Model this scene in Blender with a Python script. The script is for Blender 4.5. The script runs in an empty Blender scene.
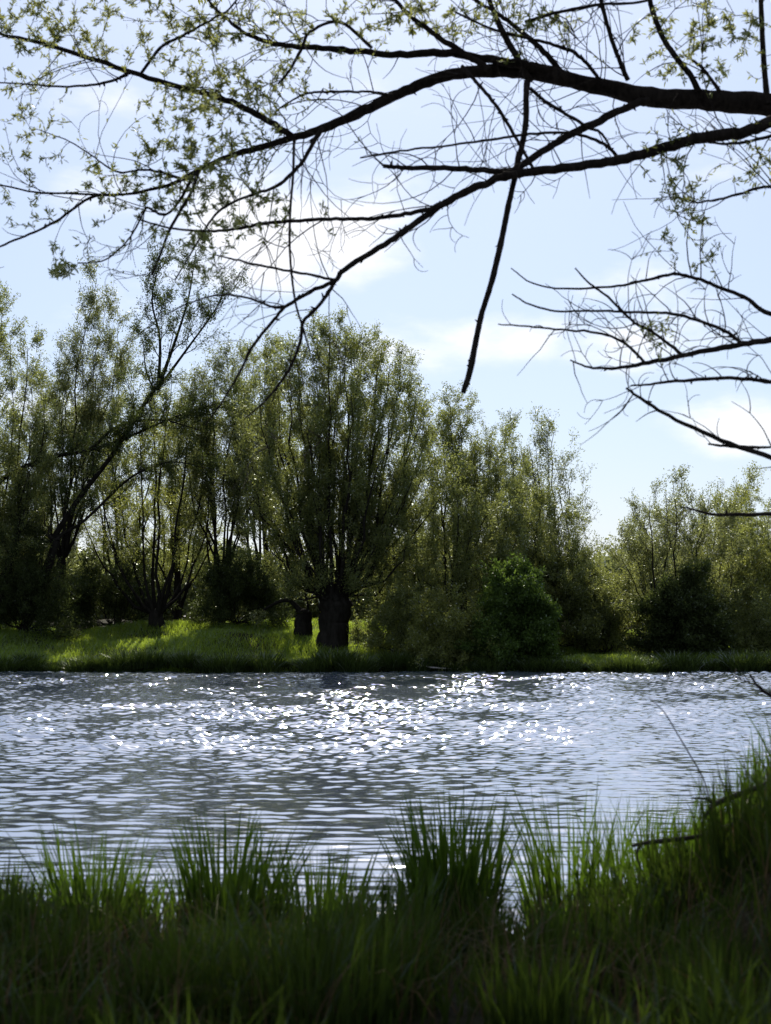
import bpy, math
import numpy as np
from mathutils import Vector

rng = np.random.default_rng(7)
sc = bpy.context.scene
COL = sc.collection
W, H, FPX = 771.0, 1024.0, 1422.0
CAM_H = 2.2
HORIZON = 620.0
PITCH = math.atan((HORIZON - H / 2) / FPX)
cp, sp = math.cos(PITCH), math.sin(PITCH)


def at(px, py, Y):
    """world point at forward distance Y that lies along the photograph's ray"""
    px = np.asarray(px, float); py = np.asarray(py, float); Y = np.asarray(Y, float)
    u = (px - W / 2) / FPX; v = (H / 2 - py) / FPX
    dy = cp - v * sp; dz = sp + v * cp
    k = Y / dy
    return np.stack([u * k, Y + 0 * u, CAM_H + dz * k], -1)


def px_size(Y):
    return Y / FPX


# ------------------------------------------------------------------ scene
cam_d = bpy.data.cameras.new('camera'); cam = bpy.data.objects.new('camera', cam_d)
COL.objects.link(cam); sc.camera = cam
cam.location = (0, 0, CAM_H); cam.rotation_euler = (math.pi / 2 + PITCH, 0, 0)
cam_d.sensor_fit = 'VERTICAL'; cam_d.sensor_height = 36.0; cam_d.lens = FPX * 36.0 / H
cam_d.clip_start = 0.1; cam_d.clip_end = 6000
cam_d.dof.use_dof = True; cam_d.dof.focus_distance = 58.0
cam_d.dof.aperture_fstop = cam_d.lens / 1000 / 0.015
cam_d.dof.aperture_blades = 0

SUN_EL, SUN_AZ = 41.0, 0.0            # degrees; azimuth to the right of straight ahead
sun_d = bpy.data.lights.new('sun', 'SUN'); sun = bpy.data.objects.new('sun', sun_d)
COL.objects.link(sun)
sun_d.energy = 4.2; sun_d.angle = math.radians(0.5); sun_d.color = (1.0, 0.93, 0.82)
e, a = math.radians(SUN_EL), math.radians(SUN_AZ)
to_sun = Vector((math.sin(a) * math.cos(e), math.cos(a) * math.cos(e), math.sin(e)))
sun.rotation_euler = to_sun.to_track_quat('Z', 'Y').to_euler()
sun.location = (0, 30, 60)

vs = sc.view_settings
vs.view_transform = 'Standard'; vs.look = 'None'; vs.gamma = 1.0
vs.use_curve_mapping = False; vs.exposure = EXPO = 0.47
cy = sc.cycles
cy.max_bounces = 6; cy.diffuse_bounces = 2; cy.glossy_bounces = 3
cy.transmission_bounces = 3; cy.transparent_max_bounces = 4
cy.caustics_reflective = False; cy.caustics_refractive = False
cy.sample_clamp_indirect = 4.0; cy.sample_clamp_direct = 0.0
cy.use_denoising = True
cy.use_adaptive_sampling = False


# ------------------------------------------------------------------ nodes
def nt(mat):
    mat.use_nodes = True
    t = mat.node_tree; t.nodes.clear()
    return t


def N(t, kind, **kw):
    n = t.nodes.new(kind)
    for k, v in kw.items():
        if k.startswith('i_'):
            n.inputs[k[2:].replace('_', ' ')].default_value = v
        else:
            setattr(n, k, v)
    return n


def ramp(t, src, stops):
    r = t.nodes.new('ShaderNodeValToRGB')
    el = r.color_ramp.elements
    while len(el) < len(stops): el.new(0.5)
    for q, (p, c) in zip(el, stops):
        q.position = p; q.color = (*c, 1) if len(c) == 3 else c
    t.links.new(src, r.inputs[0])
    return r


def leaf_material(name, dark, light, trans, tw=0.45, gloss=0.04):
    m = bpy.data.materials.new(name); t = nt(m); L = t.links
    geo = N(t, 'ShaderNodeNewGeometry')
    tc = N(t, 'ShaderNodeTexCoord')
    no = N(t, 'ShaderNodeTexNoise'); no.inputs['Scale'].default_value = 0.55; no.inputs['Detail'].default_value = 2
    L.new(tc.outputs['Object'], no.inputs['Vector'])
    mx = N(t, 'ShaderNodeMath', operation='MULTIPLY_ADD'); L.new(geo.outputs['Random Per Island'], mx.inputs[0])
    mx.inputs[1].default_value = 0.6
    L.new(no.outputs['Fac'], mx.inputs[2])
    r1 = ramp(t, mx.outputs[0], [(0.3, dark), (1.05, light)])
    d = N(t, 'ShaderNodeBsdfDiffuse'); L.new(r1.outputs[0], d.inputs['Color'])
    tr = N(t, 'ShaderNodeBsdfTranslucent')
    mc = N(t, 'ShaderNodeMix', data_type='RGBA', blend_type='MULTIPLY'); mc.inputs[0].default_value = 0.0
    r2 = ramp(t, mx.outputs[0], [(0.3, tuple(c * 0.7 for c in trans)), (1.05, trans)])
    L.new(r2.outputs[0], tr.inputs['Color'])
    mix = N(t, 'ShaderNodeMixShader'); mix.inputs[0].default_value = tw
    L.new(d.outputs[0], mix.inputs[1]); L.new(tr.outputs[0], mix.inputs[2])
    g = N(t, 'ShaderNodeBsdfGlossy'); g.inputs['Roughness'].default_value = 0.42
    g.inputs['Color'].default_value = (0.8, 0.85, 0.75, 1)
    fr = N(t, 'ShaderNodeFresnel'); fr.inputs['IOR'].default_value = 1.4
    fm = N(t, 'ShaderNodeMath', operation='MULTIPLY'); fm.inputs[1].default_value = gloss * 4
    L.new(fr.outputs[0], fm.inputs[0])
    mix2 = N(t, 'ShaderNodeMixShader'); L.new(fm.outputs[0], mix2.inputs[0])
    L.new(mix.outputs[0], mix2.inputs[1]); L.new(g.outputs[0], mix2.inputs[2])
    o = N(t, 'ShaderNodeOutputMaterial'); L.new(mix2.outputs[0], o.inputs[0])
    return m


def bark_material(name, c0, c1, scale=14.0, bump=0.5):
    m = bpy.data.materials.new(name); t = nt(m); L = t.links
    tc = N(t, 'ShaderNodeTexCoord'); mp = N(t, 'ShaderNodeMapping')
    mp.inputs['Scale'].default_value = (1, 1, 0.35)
    L.new(tc.outputs['Object'], mp.inputs[0])
    no = N(t, 'ShaderNodeTexNoise'); no.inputs['Scale'].default_value = scale; no.inputs['Detail'].default_value = 6
    no.inputs['Roughness'].default_value = 0.65
    L.new(mp.outputs[0], no.inputs['Vector'])
    r = ramp(t, no.outputs['Fac'], [(0.3, c0), (0.7, c1)])
    b = N(t, 'ShaderNodeBsdfPrincipled'); b.inputs['Roughness'].default_value = 0.9
    b.inputs['Specular IOR Level'].default_value = 0.04
    L.new(r.outputs[0], b.inputs['Base Color'])
    bp = N(t, 'ShaderNodeBump'); bp.inputs['Strength'].default_value = bump; bp.inputs['Distance'].default_value = 0.02
    L.new(no.outputs['Fac'], bp.inputs['Height']); L.new(bp.outputs[0], b.inputs['Normal'])
    o = N(t, 'ShaderNodeOutputMaterial'); L.new(b.outputs[0], o.inputs[0])
    return m


M_bark = bark_material('willow_bark', (0.007, 0.006, 0.004), (0.026, 0.022, 0.017), 6.0, 1.0)
M_bark_near = bark_material('near_willow_bark', (0.012, 0.009, 0.008), (0.045, 0.035, 0.029), 26.0, 1.0)
M_dead = bark_material('dead_wood', (0.022, 0.018, 0.014), (0.065, 0.055, 0.043), 20.0)
M_drift = bark_material('bleached_wood', (0.25, 0.22, 0.18), (0.45, 0.41, 0.35), 20.0)
M_leaf = leaf_material('willow_leaf', (0.050, 0.062, 0.019), (0.120, 0.134, 0.042), (0.39, 0.435, 0.10))
M_leaf_grey = leaf_material('grey_willow_leaf', (0.058, 0.064, 0.026), (0.122, 0.132, 0.052), (0.36, 0.40, 0.12))
M_leaf_yel = leaf_material('young_yellow_leaf', (0.075, 0.080, 0.022), (0.14, 0.15, 0.042), (0.43, 0.47, 0.09))
M_leaf_green = leaf_material('bush_leaf', (0.035, 0.058, 0.012), (0.060, 0.092, 0.020), (0.16, 0.25, 0.036), 0.45, 0.02)
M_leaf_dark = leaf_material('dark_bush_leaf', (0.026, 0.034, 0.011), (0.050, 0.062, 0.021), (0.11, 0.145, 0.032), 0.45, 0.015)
M_leaf_near = leaf_material('near_willow_leaf', (0.10, 0.115, 0.030), (0.17, 0.19, 0.055), (0.40, 0.42, 0.11), 0.5)
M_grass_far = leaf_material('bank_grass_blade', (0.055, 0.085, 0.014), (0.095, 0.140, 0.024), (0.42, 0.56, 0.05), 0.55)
M_tuss = leaf_material('tussock_blade', (0.020, 0.032, 0.008), (0.045, 0.062, 0.016), (0.10, 0.15, 0.022), 0.38)
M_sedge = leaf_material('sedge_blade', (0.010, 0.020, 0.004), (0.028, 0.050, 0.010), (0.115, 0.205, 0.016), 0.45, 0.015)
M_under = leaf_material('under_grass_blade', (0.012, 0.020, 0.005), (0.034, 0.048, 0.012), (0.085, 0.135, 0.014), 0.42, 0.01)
M_dry = leaf_material('dry_grass_blade', (0.06, 0.038, 0.02), (0.13, 0.088, 0.045), (0.14, 0.09, 0.04), 0.35, 0.005)


# ------------------------------------------------------------------ mesh helpers
def mesh_np(name, V, F, smooth=False):
    V = np.ascontiguousarray(V, np.float32); F = np.ascontiguousarray(F, np.int32)
    me = bpy.data.meshes.new(name)
    k = F.shape[1]
    me.vertices.add(len(V)); me.vertices.foreach_set('co', V.ravel())
    me.loops.add(F.size); me.loops.foreach_set('vertex_index', F.ravel())
    me.polygons.add(len(F)); me.polygons.foreach_set('loop_start', np.arange(0, F.size, k, dtype=np.int32))
    if smooth: me.polygons.foreach_set('use_smooth', np.ones(len(F), bool))
    me.update(calc_edges=True); me.validate()
    return me


def link(name, me, mat=None, parent=None):
    o = bpy.data.objects.new(name, me); COL.objects.link(o)
    if mat and me is not None and not me.materials: me.materials.append(mat)
    if parent: o.parent = parent
    return o


def tag(o, label=None, cat=None, group=None, kind=None):
    if label: o['label'] = label
    if cat: o['category'] = cat
    if group: o['group'] = group
    if kind: o['kind'] = kind
    return o


def thing(name, loc, label, cat, group=None):
    o = bpy.data.objects.new(name, None); COL.objects.link(o)
    o.location = loc; o.empty_display_size = 0.3
    return tag(o, label, cat, group)


def nrm(v):
    return v / np.maximum(np.linalg.norm(v, axis=-1, keepdims=True), 1e-9)


def tubes(P, R, sides, caps=False):
    """P (M,n,3), R (M,n) -> verts, quads"""
    M_, n, _ = P.shape
    T = np.empty_like(P)
    T[:, 1:-1] = P[:, 2:] - P[:, :-2]; T[:, 0] = P[:, 1] - P[:, 0]; T[:, -1] = P[:, -1] - P[:, -2]
    T = nrm(T)
    chord = nrm(P[:, -1] - P[:, 0])
    ref = np.where(np.abs(chord[:, 1:2]) < 0.85, np.array([[0.0, 1.0, 0.0]]), np.array([[1.0, 0.0, 0.2]]))
    A = nrm(np.cross(T, ref[:, None, :])); B = np.cross(T, A)
    th = np.arange(sides) / sides * 2 * math.pi
    ring = A[:, :, None, :] * np.cos(th)[None, None, :, None] + B[:, :, None, :] * np.sin(th)[None, None, :, None]
    V = P[:, :, None, :] + ring * R[:, :, None, None]
    base = (np.arange(M_) * n * sides)[:, None, None]
    i = np.arange(n - 1)[None, :, None] * sides; j = np.arange(sides)[None, None, :]; j2 = (j + 1) % sides
    F = np.stack([base + i + j, base + i + j2, base + i + sides + j2, base + i + sides + j], -1).reshape(-1, 4)
    return V.reshape(-1, 3), F


class Bag:
    """collects tubes and leaves that belong to ONE mesh"""
    def __init__(self): self.v = []; self.f = []; self.n = 0

    def add(self, V, F):
        if len(V) == 0: return
        self.v.append(V); self.f.append(F + self.n); self.n += len(V)

    def tube(self, P, R, sides=6):
        P = np.asarray(P, float); R = np.asarray(R, float)
        if P.ndim == 2: P = P[None]; R = R[None]
        # close the tip with a tiny radius
        self.add(*tubes(P, R, sides))

    def mesh(self, name, smooth=True, origin=None):
        V = np.concatenate(self.v); F = np.concatenate(self.f)
        if origin is not None: V = V - np.asarray(origin)
        return mesh_np(name, V, F, smooth)


def leaves(pos, L, Wd, dirs, r):
    """diamond leaves folded a little; pos (N,3), L,Wd (N,), dirs (N,3)"""
    n = len(pos)
    d = nrm(dirs)
    s = nrm(np.cross(d, nrm(r.normal(size=(n, 3)))))
    u = np.cross(d, s)
    mid = pos + d * (L * 0.45)[:, None]
    V = np.stack([pos, mid + s * (Wd * 0.5)[:, None] + u * (L * 0.08)[:, None], pos + d * L[:, None],
                  mid - s * (Wd * 0.5)[:, None] + u * (L * 0.08)[:, None]], 1).reshape(-1, 3)
    F = np.arange(n * 4).reshape(n, 4)
    return V, F


def catmull(P, k=6):
    P = np.asarray(P, float)
    Q = np.concatenate([[2 * P[0] - P[1]], P, [2 * P[-1] - P[-2]]])
    out = []
    t = np.linspace(0, 1, k, endpoint=False)[:, None]
    for i in range(len(P) - 1):
        p0, p1, p2, p3 = Q[i:i + 4]
        out.append(0.5 * (2 * p1 + (p2 - p0) * t + (2 * p0 - 5 * p1 + 4 * p2 - p3) * t ** 2 + (3 * p1 - p0 - 3 * p2 + p3) * t ** 3))
    out.append(P[-1:])
    return np.concatenate(out)


def vnoise(x, y, seed=0):
    """cheap smooth pseudo-noise about -1..1"""
    r = np.random.default_rng(seed)
    z = 0
    for _ in range(5):
        a = r.uniform(0, 2 * math.pi); f = r.uniform(0.6, 1.7); p = r.uniform(0, 6.28)
        z = z + np.sin((x * math.cos(a) + y * math.sin(a)) * f + p + 0.8 * np.sin((x * math.sin(a) - y * math.cos(a)) * f * 0.7 + p * 2))
    return z / 3.2


def sstep(a, b, x):
    t = np.clip((x - a) / (b - a), 0, 1)
    return t * t * (3 - 2 * t)


# ------------------------------------------------------------------ terrain
def near_shore(x):
    return 9.05 + 0.22 * np.sin(x * 1.7 + 0.6) + 0.15 * np.sin(x * 4.1) + 1.6 * sstep(1.2, 3.8, x) + 0.5 * sstep(-1.5, -4, x)


def far_shore(x):
    return 60.0 + 0.5 * np.sin(x * 0.35 + 1.0) + 0.25 * np.sin(x * 1.1)


def terrain(x, y):
    x = np.asarray(x, float); y = np.asarray(y, float)
    d = near_shore(x) - y
    zn = np.where(d > 0, 0.50 * (1 - np.exp(-d * 0.9)) + 0.04 * d.clip(0, 8), d * 0.35)
    zn = zn + np.where(d > 0, 0.95 * sstep(1.1, 2.7, x) * sstep(0, 1.5, d) * sstep(4.2, 7.4, y), 0)
    zn = zn + np.where(d > 0, 0.05 * vnoise(x * 1.6, y * 1.6, 3) * sstep(0, 0.6, d), 0)
    e = y - far_shore(x)
    wl = sstep(4.5, -1.0, x)                       # the high bank on the left
    hi = 0.42 * sstep(0, 0.5, e) + 1.08 * sstep(0.3, 6.5, e) + 0.25 * sstep(6, 12, e)
    lo = 0.18 * sstep(0, 0.5, e) + 0.35 * sstep(0.5, 5.5, e) + 1.1 * sstep(5.5, 13, e)
    zf = np.where(e > 0, hi * wl + lo * (1 - wl), e * 0.4)
    zf = zf + np.where(e > 0, 0.36 * vnoise(x * 0.5, y * 0.5, 5) * sstep(0.4, 2.5, e) + 0.06 * vnoise(x * 1.7, y * 1.7, 6) * sstep(0.2, 1.5, e), 0)
    zf = zf + np.where(e > 40, 0.4 * vnoise(x * 0.03, y * 0.03, 8) * sstep(40, 90, e), 0)
    z = np.where(y < 30, zn, zf)
    return np.maximum(z, -1.4)


def axis(segments):
    out = []
    for a, b, s in segments: out.append(np.arange(a, b, s))
    return np.concatenate(out)


gx = axis([(-2500, -300, 220), (-300, -60, 20), (-60, -26, 2.0), (-26, 26, 0.33), (26, 60, 2.0), (60, 300, 20), (300, 2501, 220)])
gy = axis([(-60, -6, 6), (-6, 3, 0.8), (3, 10, 0.12), (10, 56, 2.0), (56, 76, 0.25), (76, 110, 2), (110, 300, 15), (300, 2800, 250)])
X, Y = np.meshgrid(gx, gy)
Z = terrain(X, Y)


def grid_mesh(name, X, Y, Z, smooth=True):
    r, c = X.shape
    V = np.stack([X, Y, Z], -1).reshape(-1, 3)
    i = np.arange(r - 1)[:, None] * c + np.arange(c - 1)[None]
    F = np.stack([i, i + 1, i + 1 + c, i + c], -1).reshape(-1, 4)
    return mesh_np(name, V, F, smooth)


m = bpy.data.materials.new('bank_soil'); t = nt(m); L = t.links
tc = N(t, 'ShaderNodeTexCoord')
n1 = N(t, 'ShaderNodeTexNoise'); n1.inputs['Scale'].default_value = 0.9; n1.inputs['Detail'].default_value = 8; n1.inputs['Roughness'].default_value = 0.7
n2 = N(t, 'ShaderNodeTexNoise'); n2.inputs['Scale'].default_value = 9; n2.inputs['Detail'].default_value = 5
L.new(tc.outputs['Object'], n1.inputs[0]); L.new(tc.outputs['Object'], n2.inputs[0])
ra = ramp(t, n1.outputs[0], [(0.35, (0.026, 0.019, 0.011)), (0.52, (0.026, 0.026, 0.010)), (0.68, (0.028, 0.040, 0.010))])
rb = ramp(t, n2.outputs[0], [(0.3, (0.55, 0.5, 0.45)), (0.7, (1.15, 1.1, 1.0))])
mm = N(t, 'ShaderNodeMix', data_type='RGBA', blend_type='MULTIPLY'); mm.inputs[0].default_value = 1
L.new(ra.outputs[0], mm.inputs[6]); L.new(rb.outputs[0], mm.inputs[7])
b = N(t, 'ShaderNodeBsdfPrincipled'); b.inputs['Roughness'].default_value = 0.95; b.inputs['Specular IOR Level'].default_value = 0.1
L.new(mm.outputs[2], b.inputs['Base Color'])
bp = N(t, 'ShaderNodeBump'); bp.inputs['Strength'].default_value = 0.7; bp.inputs['Distance'].default_value = 0.06
L.new(n2.outputs[0], bp.inputs['Height']); L.new(bp.outputs[0], b.inputs['Normal'])
o = N(t, 'ShaderNodeOutputMaterial'); L.new(b.outputs[0], o.inputs[0])
ground = link('ground', grid_mesh('ground', X, Y, Z), m); tag(ground, kind='structure')

# ------------------------------------------------------------------ water
rows = axis([(6.5, 14, 0.022), (14, 62.5, 0.036)])
s = np.linspace(-1, 1, 640)
hw = rows[:, None] * 0.31 + 2.5
Xi = s[None, :] * hw
ext = np.array([1.3, 2, 4, 10, 40, 120.0])
Xw = np.concatenate([(-hw * 1.0 - (ext[::-1])[None] * 4), Xi, (hw + ext[None] * 4)], 1)
Yw = np.repeat(rows[:, None], Xw.shape[1], 1)
rw = np.random.default_rng(21)
warpx = 0.5 * vnoise(Xw * 0.35, Yw * 0.35, 31); warpy = 0.35 * vnoise(Xw * 0.4, Yw * 0.4, 32)
xx, yy = Xw + warpx, Yw + warpy
patch = (1.0 + 0.35 * vnoise(Xw * 0.22, Yw * 0.16, 33)).clip(0.7)
far_w = sstep(10, 34, Yw)                        # wind reaches the middle; the near edge is sheltered
def waves(n, lam0, lam1, mean, spread, slope, r):
    Z = np.zeros_like(Xw)
    for k in range(n):
        lam = math.exp(r.uniform(math.log(lam0), math.log(lam1)))
        th = r.normal(mean, spread); kk = 2 * math.pi / lam; ph = r.uniform(0, 6.28)
        s_ = np.sin(kk * (xx * math.sin(th) + yy * math.cos(th)) + ph)
        Z += slope / kk * (s_ + 0.2 * s_ ** 2)
    return Z


# sheltered long-crested ripples by the near bank, short-crested wind chop further out
group = (0.85 + 0.45 * vnoise(Xw * 1.1, Yw * 0.8, 34)).clip(0.35) * far_w + (1 - far_w)
Zw = patch * group * (1 + 0.45 * sstep(30, 58, Yw)) * (waves(44, 0.105, 0.55, 0.04, 0.18, 0.0225, rw) * (1 - far_w) + waves(90, 0.12, 0.6, 0.08, 0.70, 0.038, rw) * (0.02 + 0.98 * far_w))
edge = np.minimum(1.0, np.abs(Xw) * 0 + 1)
m = bpy.data.materials.new('river_water'); t = nt(m); L = t.links
tc = N(t, 'ShaderNodeTexCoord')
mp = N(t, 'ShaderNodeMapping'); mp.inputs['Scale'].default_value = (3.2, 7.5, 1)
L.new(tc.outputs['Object'], mp.inputs[0])
nz = N(t, 'ShaderNodeTexNoise'); nz.inputs['Scale'].default_value = 1.6; nz.inputs['Detail'].default_value = 3; nz.inputs['Roughness'].default_value = 0.55
L.new(mp.outputs[0], nz.inputs[0])
bp = N(t, 'ShaderNodeBump'); bp.inputs['Strength'].default_value = 1.0; bp.inputs['Distance'].default_value = 0.003
L.new(nz.outputs[0], bp.inputs['Height'])
# wind only roughens the open middle of the river
sx = N(t, 'ShaderNodeSeparateXYZ'); L.new(tc.outputs['Object'], sx.inputs[0])
mr = N(t, 'ShaderNodeMapRange'); mr.inputs['From Min'].default_value = 9; mr.inputs['From Max'].default_value = 36
mr.inputs['To Min'].default_value = 0.18; mr.inputs['To Max'].default_value = 1.0
L.new(sx.outputs['Y'], mr.inputs['Value']); L.new(mr.outputs[0], bp.inputs['Strength'])
b = N(t, 'ShaderNodeBsdfPrincipled')
b.inputs['Base Color'].default_value = (0.080, 0.098, 0.125, 1)
b.inputs['Roughness'].default_value = 0.04; b.inputs['IOR'].default_value = 10.0
L.new(bp.outputs[0], b.inputs['Normal'])
o = N(t, 'ShaderNodeOutputMaterial'); L.new(b.outputs[0], o.inputs[0])
water = link('water', grid_mesh('water', Xw, Yw, Zw), m); tag(water, kind='structure')

# ------------------------------------------------------------------ sky
w = bpy.data.worlds.new('World'); sc.world = w; w.use_nodes = True
t = w.node_tree; t.nodes.clear(); L = t.links
sky = N(t, 'ShaderNodeTexSky', sky_type='NISHITA'); sky.sun_disc = False
sky.sun_elevation = math.radians(SUN_EL); sky.sun_rotation = math.radians(SUN_AZ)
sky.air_density = 1.15; sky.dust_density = 1.0; sky.ozone_density = 5.0
tc = N(t, 'ShaderNodeTexCoord')
nz = N(t, 'ShaderNodeTexNoise'); nz.inputs['Scale'].default_value = 6.5; nz.inputs['Detail'].default_value = 7; nz.inputs['Roughness'].default_value = 0.56
mp = N(t, 'ShaderNodeMapping'); mp.inputs['Scale'].default_value = (1, 1, 2.4); mp.inputs['Location'].default_value = (0.3, 0.1, 0.77)
L.new(tc.outputs['Generated'], mp.inputs[0]); L.new(mp.outputs[0], nz.inputs[0])
acc = None
# the fair-weather clouds of the day: direction and angular size of each bank
for (px, py, rx, rz, amp) in [(255, 225, 95, 60, 1.0), (360, 235, 80, 45, 0.75), (95, 190, 60, 32, 0.6),
                             (480, 342, 105, 30, 0.9), (620, 345, 110, 26, 0.65), (745, 420, 60, 36, 0.8),
                             (640, 250, 120, 40, 0.15), (-300, 150, 160, 70, 0.9), (1150, 260, 200, 60, 0.9)]:
    c = at(px, py, 1.0) - np.array([0, 0, CAM_H]); c = c / np.linalg.norm(c)
    sb = N(t, 'ShaderNodeVectorMath', operation='SUBTRACT'); L.new(tc.outputs['Generated'], sb.inputs[0]); sb.inputs[1].default_value = c
    dv = N(t, 'ShaderNodeVectorMath', operation='MULTIPLY'); L.new(sb.outputs[0], dv.inputs[0])
    dv.inputs[1].default_value = (FPX / rx / 1.4, FPX / rx / 1.4, FPX / rz / 1.35)
    ln = N(t, 'ShaderNodeVectorMath', operation='LENGTH'); L.new(dv.outputs[0], ln.inputs[0])
    g = N(t, 'ShaderNodeMapRange', interpolation_type='SMOOTHSTEP'); g.inputs['From Min'].default_value = 1.25; g.inputs['From Max'].default_value = 0.1
    g.inputs['To Min'].default_value = 0; g.inputs['To Max'].default_value = amp
    L.new(ln.outputs['Value'], g.inputs['Value'])
    if acc is None: acc = g.outputs[0]
    else:
        ad = N(t, 'ShaderNodeMath', operation='MAXIMUM'); L.new(acc, ad.inputs[0]); L.new(g.outputs[0], ad.inputs[1]); acc = ad.outputs[0]
cm = N(t, 'ShaderNodeMath', operation='MULTIPLY_ADD'); L.new(acc, cm.inputs[0]); cm.inputs[1].default_value = 0.34
L.new(nz.outputs[0], cm.inputs[2])
cr = N(t, 'ShaderNodeMapRange', interpolation_type='SMOOTHSTEP'); cr.inputs['From Min'].default_value = 0.56; cr.inputs['From Max'].default_value = 0.84
L.new(cm.outputs[0], cr.inputs['Value'])
cs = N(t, 'ShaderNodeMath', operation='MULTIPLY'); L.new(cr.outputs[0], cs.inputs[0]); cs.inputs[1].default_value = 0.8
mx = N(t, 'ShaderNodeMix', data_type='RGBA'); L.new(cs.outputs[0], mx.inputs[0])
hz = N(t, 'ShaderNodeMix', data_type='RGBA'); hz.inputs[0].default_value = 0.58     # thin high cirrus veil
L.new(sky.outputs[0], hz.inputs[6]); hz.inputs[7].default_value = (4.4, 5.0, 6.5, 1)
L.new(hz.outputs[2], mx.inputs[6]); mx.inputs[7].default_value = (8.8, 8.7, 8.8, 1)
bg = N(t, 'ShaderNodeBackground'); bg.inputs['Strength'].default_value = 0.10
L.new(mx.outputs[2], bg.inputs[0])
o = N(t, 'ShaderNodeOutputWorld'); L.new(bg.outputs[0], o.inputs[0])


# ------------------------------------------------------------------ trees
def bend(start, end, n, up, r, wig):
    """n points from start to end that leave outwards and turn upward (up>0)"""
    tt = np.linspace(0, 1, n)[:, None]
    c = end - start
    horiz = np.array([c[0], c[1], 0.0]); vert = np.array([0, 0, c[2]])
    hx = tt ** (1.0 / (1 + up)) if up >= 0 else tt ** (1 - up)
    P = start + horiz * hx + vert * (tt ** (1.0 + 0.25 * up))
    w_ = r.normal(0, wig, (n, 3)); w_[0] = 0
    w_ = np.cumsum(w_, 0) * 0.6; w_ -= tt * w_[-1]
    return P + w_


def foliage_from(stems, r, dens, twig, sec_len, sec_n, ter_n, leaf_n, leaf_L, leaf_W, t0=0.2, upw=0.5, keep=0.85, droop=0.0):
    """grow secondary branches and twigs off stem polylines -> (branch bag, leaf arrays)"""
    bag = Bag(); LP = []; LD = []
    S0, S1, SR = [], [], []
    for P, R in stems:
        n = len(P)
        length = np.linalg.norm(np.diff(P, axis=0), axis=1).sum()
        k = max(3, int(sec_n * length / 8.0))
        ts = t0 + (1 - t0) * (np.arange(k) + r.uniform(0, 1, k)) / k
        idx = ts * (n - 1); i0 = np.clip(idx.astype(int), 0, n - 2); fr = (idx - i0)[:, None]
        q = P[i0] * (1 - fr) + P[i0 + 1] * fr
        tan = nrm(P[i0 + 1] - P[i0])
        side = nrm(np.cross(tan, nrm(r.normal(size=(k, 3)))))
        d = nrm(tan * r.uniform(0.35, 1.0, (k, 1)) + side * r.uniform(0.5, 1.0, (k, 1)) + np.array([0, 0, upw]) * r.uniform(0, 1, (k, 1)))
        ln = sec_len * r.uniform(0.45, 1.15, k) * (1.05 - 0.55 * ts)
        rad = (R[i0] * 0.36).clip(0.005, 0.035)
        ok = r.uniform(size=k) < keep
        S0.append(q[ok]); S1.append(d[ok] * ln[ok][:, None]); SR.append(rad[ok])
    S0 = np.concatenate(S0); S1 = np.concatenate(S1); SR = np.concatenate(SR)
    m_ = len(S0); nn = 5
    tt = np.linspace(0, 1, nn)[None, :, None]
    SP = S0[:, None] + S1[:, None] * tt + np.array([0, 0, 1.0]) * (tt ** 2) * (np.linalg.norm(S1, axis=1) * (upw * 0.35 - droop))[:, None, None]
    SP[:, 1:] += r.normal(0, 0.05, (m_, nn - 1, 3)) * np.linalg.norm(S1, axis=1)[:, None, None]
    bag.add(*tubes(SP, SR[:, None] * np.linspace(1, 0.35, nn)[None], 4))
    # twigs
    tq = r.uniform(0.15, 1.0, (m_, ter_n)); idx = tq * (nn - 1); i0 = np.clip(idx.astype(int), 0, nn - 2); fr = (idx - i0)[..., None]
    ar = np.arange(m_)[:, None]
    q = (SP[ar, i0] * (1 - fr) + SP[ar, i0 + 1] * fr).reshape(-1, 3)
    tan = nrm(SP[ar, i0 + 1] - SP[ar, i0]).reshape(-1, 3)
    K = len(q)
    side = nrm(np.cross(tan, nrm(r.normal(size=(K, 3)))))
    d = nrm(tan * r.uniform(0.4, 1.0, (K, 1)) + side * r.uniform(0.4, 1.0, (K, 1)) + np.array([0, 0, upw * 0.7 - droop]))
    ln = twig * r.uniform(0.5, 1.3, K)
    TP = q[:, None] + (d * ln[:, None])[:, None] * np.linspace(0, 1, 3)[None, :, None]
    TP[:, 1] += r.normal(0, 0.06, (K, 3)) * ln[:, None]
    TP[:, 2, 2] += ln * (0.12 * upw - 0.3 * droop)
    bag.add(*tubes(TP, np.tile(np.array([[0.008, 0.006, 0.003]]), (K, 1)), 3))
    # leaves
    clump = 0.5 + 0.5 * vnoise(q[:, 0] * 1.1 + q[:, 2] * 0.5, q[:, 1] * 1.1 + q[:, 2] * 0.9, int(r.integers(1e6)))
    cnt = r.poisson(LEAFX * leaf_n * dens * (0.5 + 0.9 * clump.clip(0, 1)))
    rep = np.repeat(np.arange(K), cnt)
    u = r.uniform(0.05, 1.08, len(rep))[:, None]
    p = np.where(u < 0.5, TP[rep, 0] + (TP[rep, 1] - TP[rep, 0]) * u * 2, TP[rep, 1] + (TP[rep, 2] - TP[rep, 1]) * (u * 2 - 1))
    p = p + r.normal(0, 0.09, p.shape)
    dl = nrm(TP[rep, 2] - TP[rep, 0]) * 0.5 + r.normal(0, 0.55, p.shape) + np.array([0, 0, -0.15])
    Ls = leaf_L * r.uniform(0.6, 1.35, len(p)); Ws = leaf_W * r.uniform(0.7, 1.3, len(p))
    return bag, leaves(p, Ls, Ws, dl, r)


NLEAF = 0
LEAFX = 6.0


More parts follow.
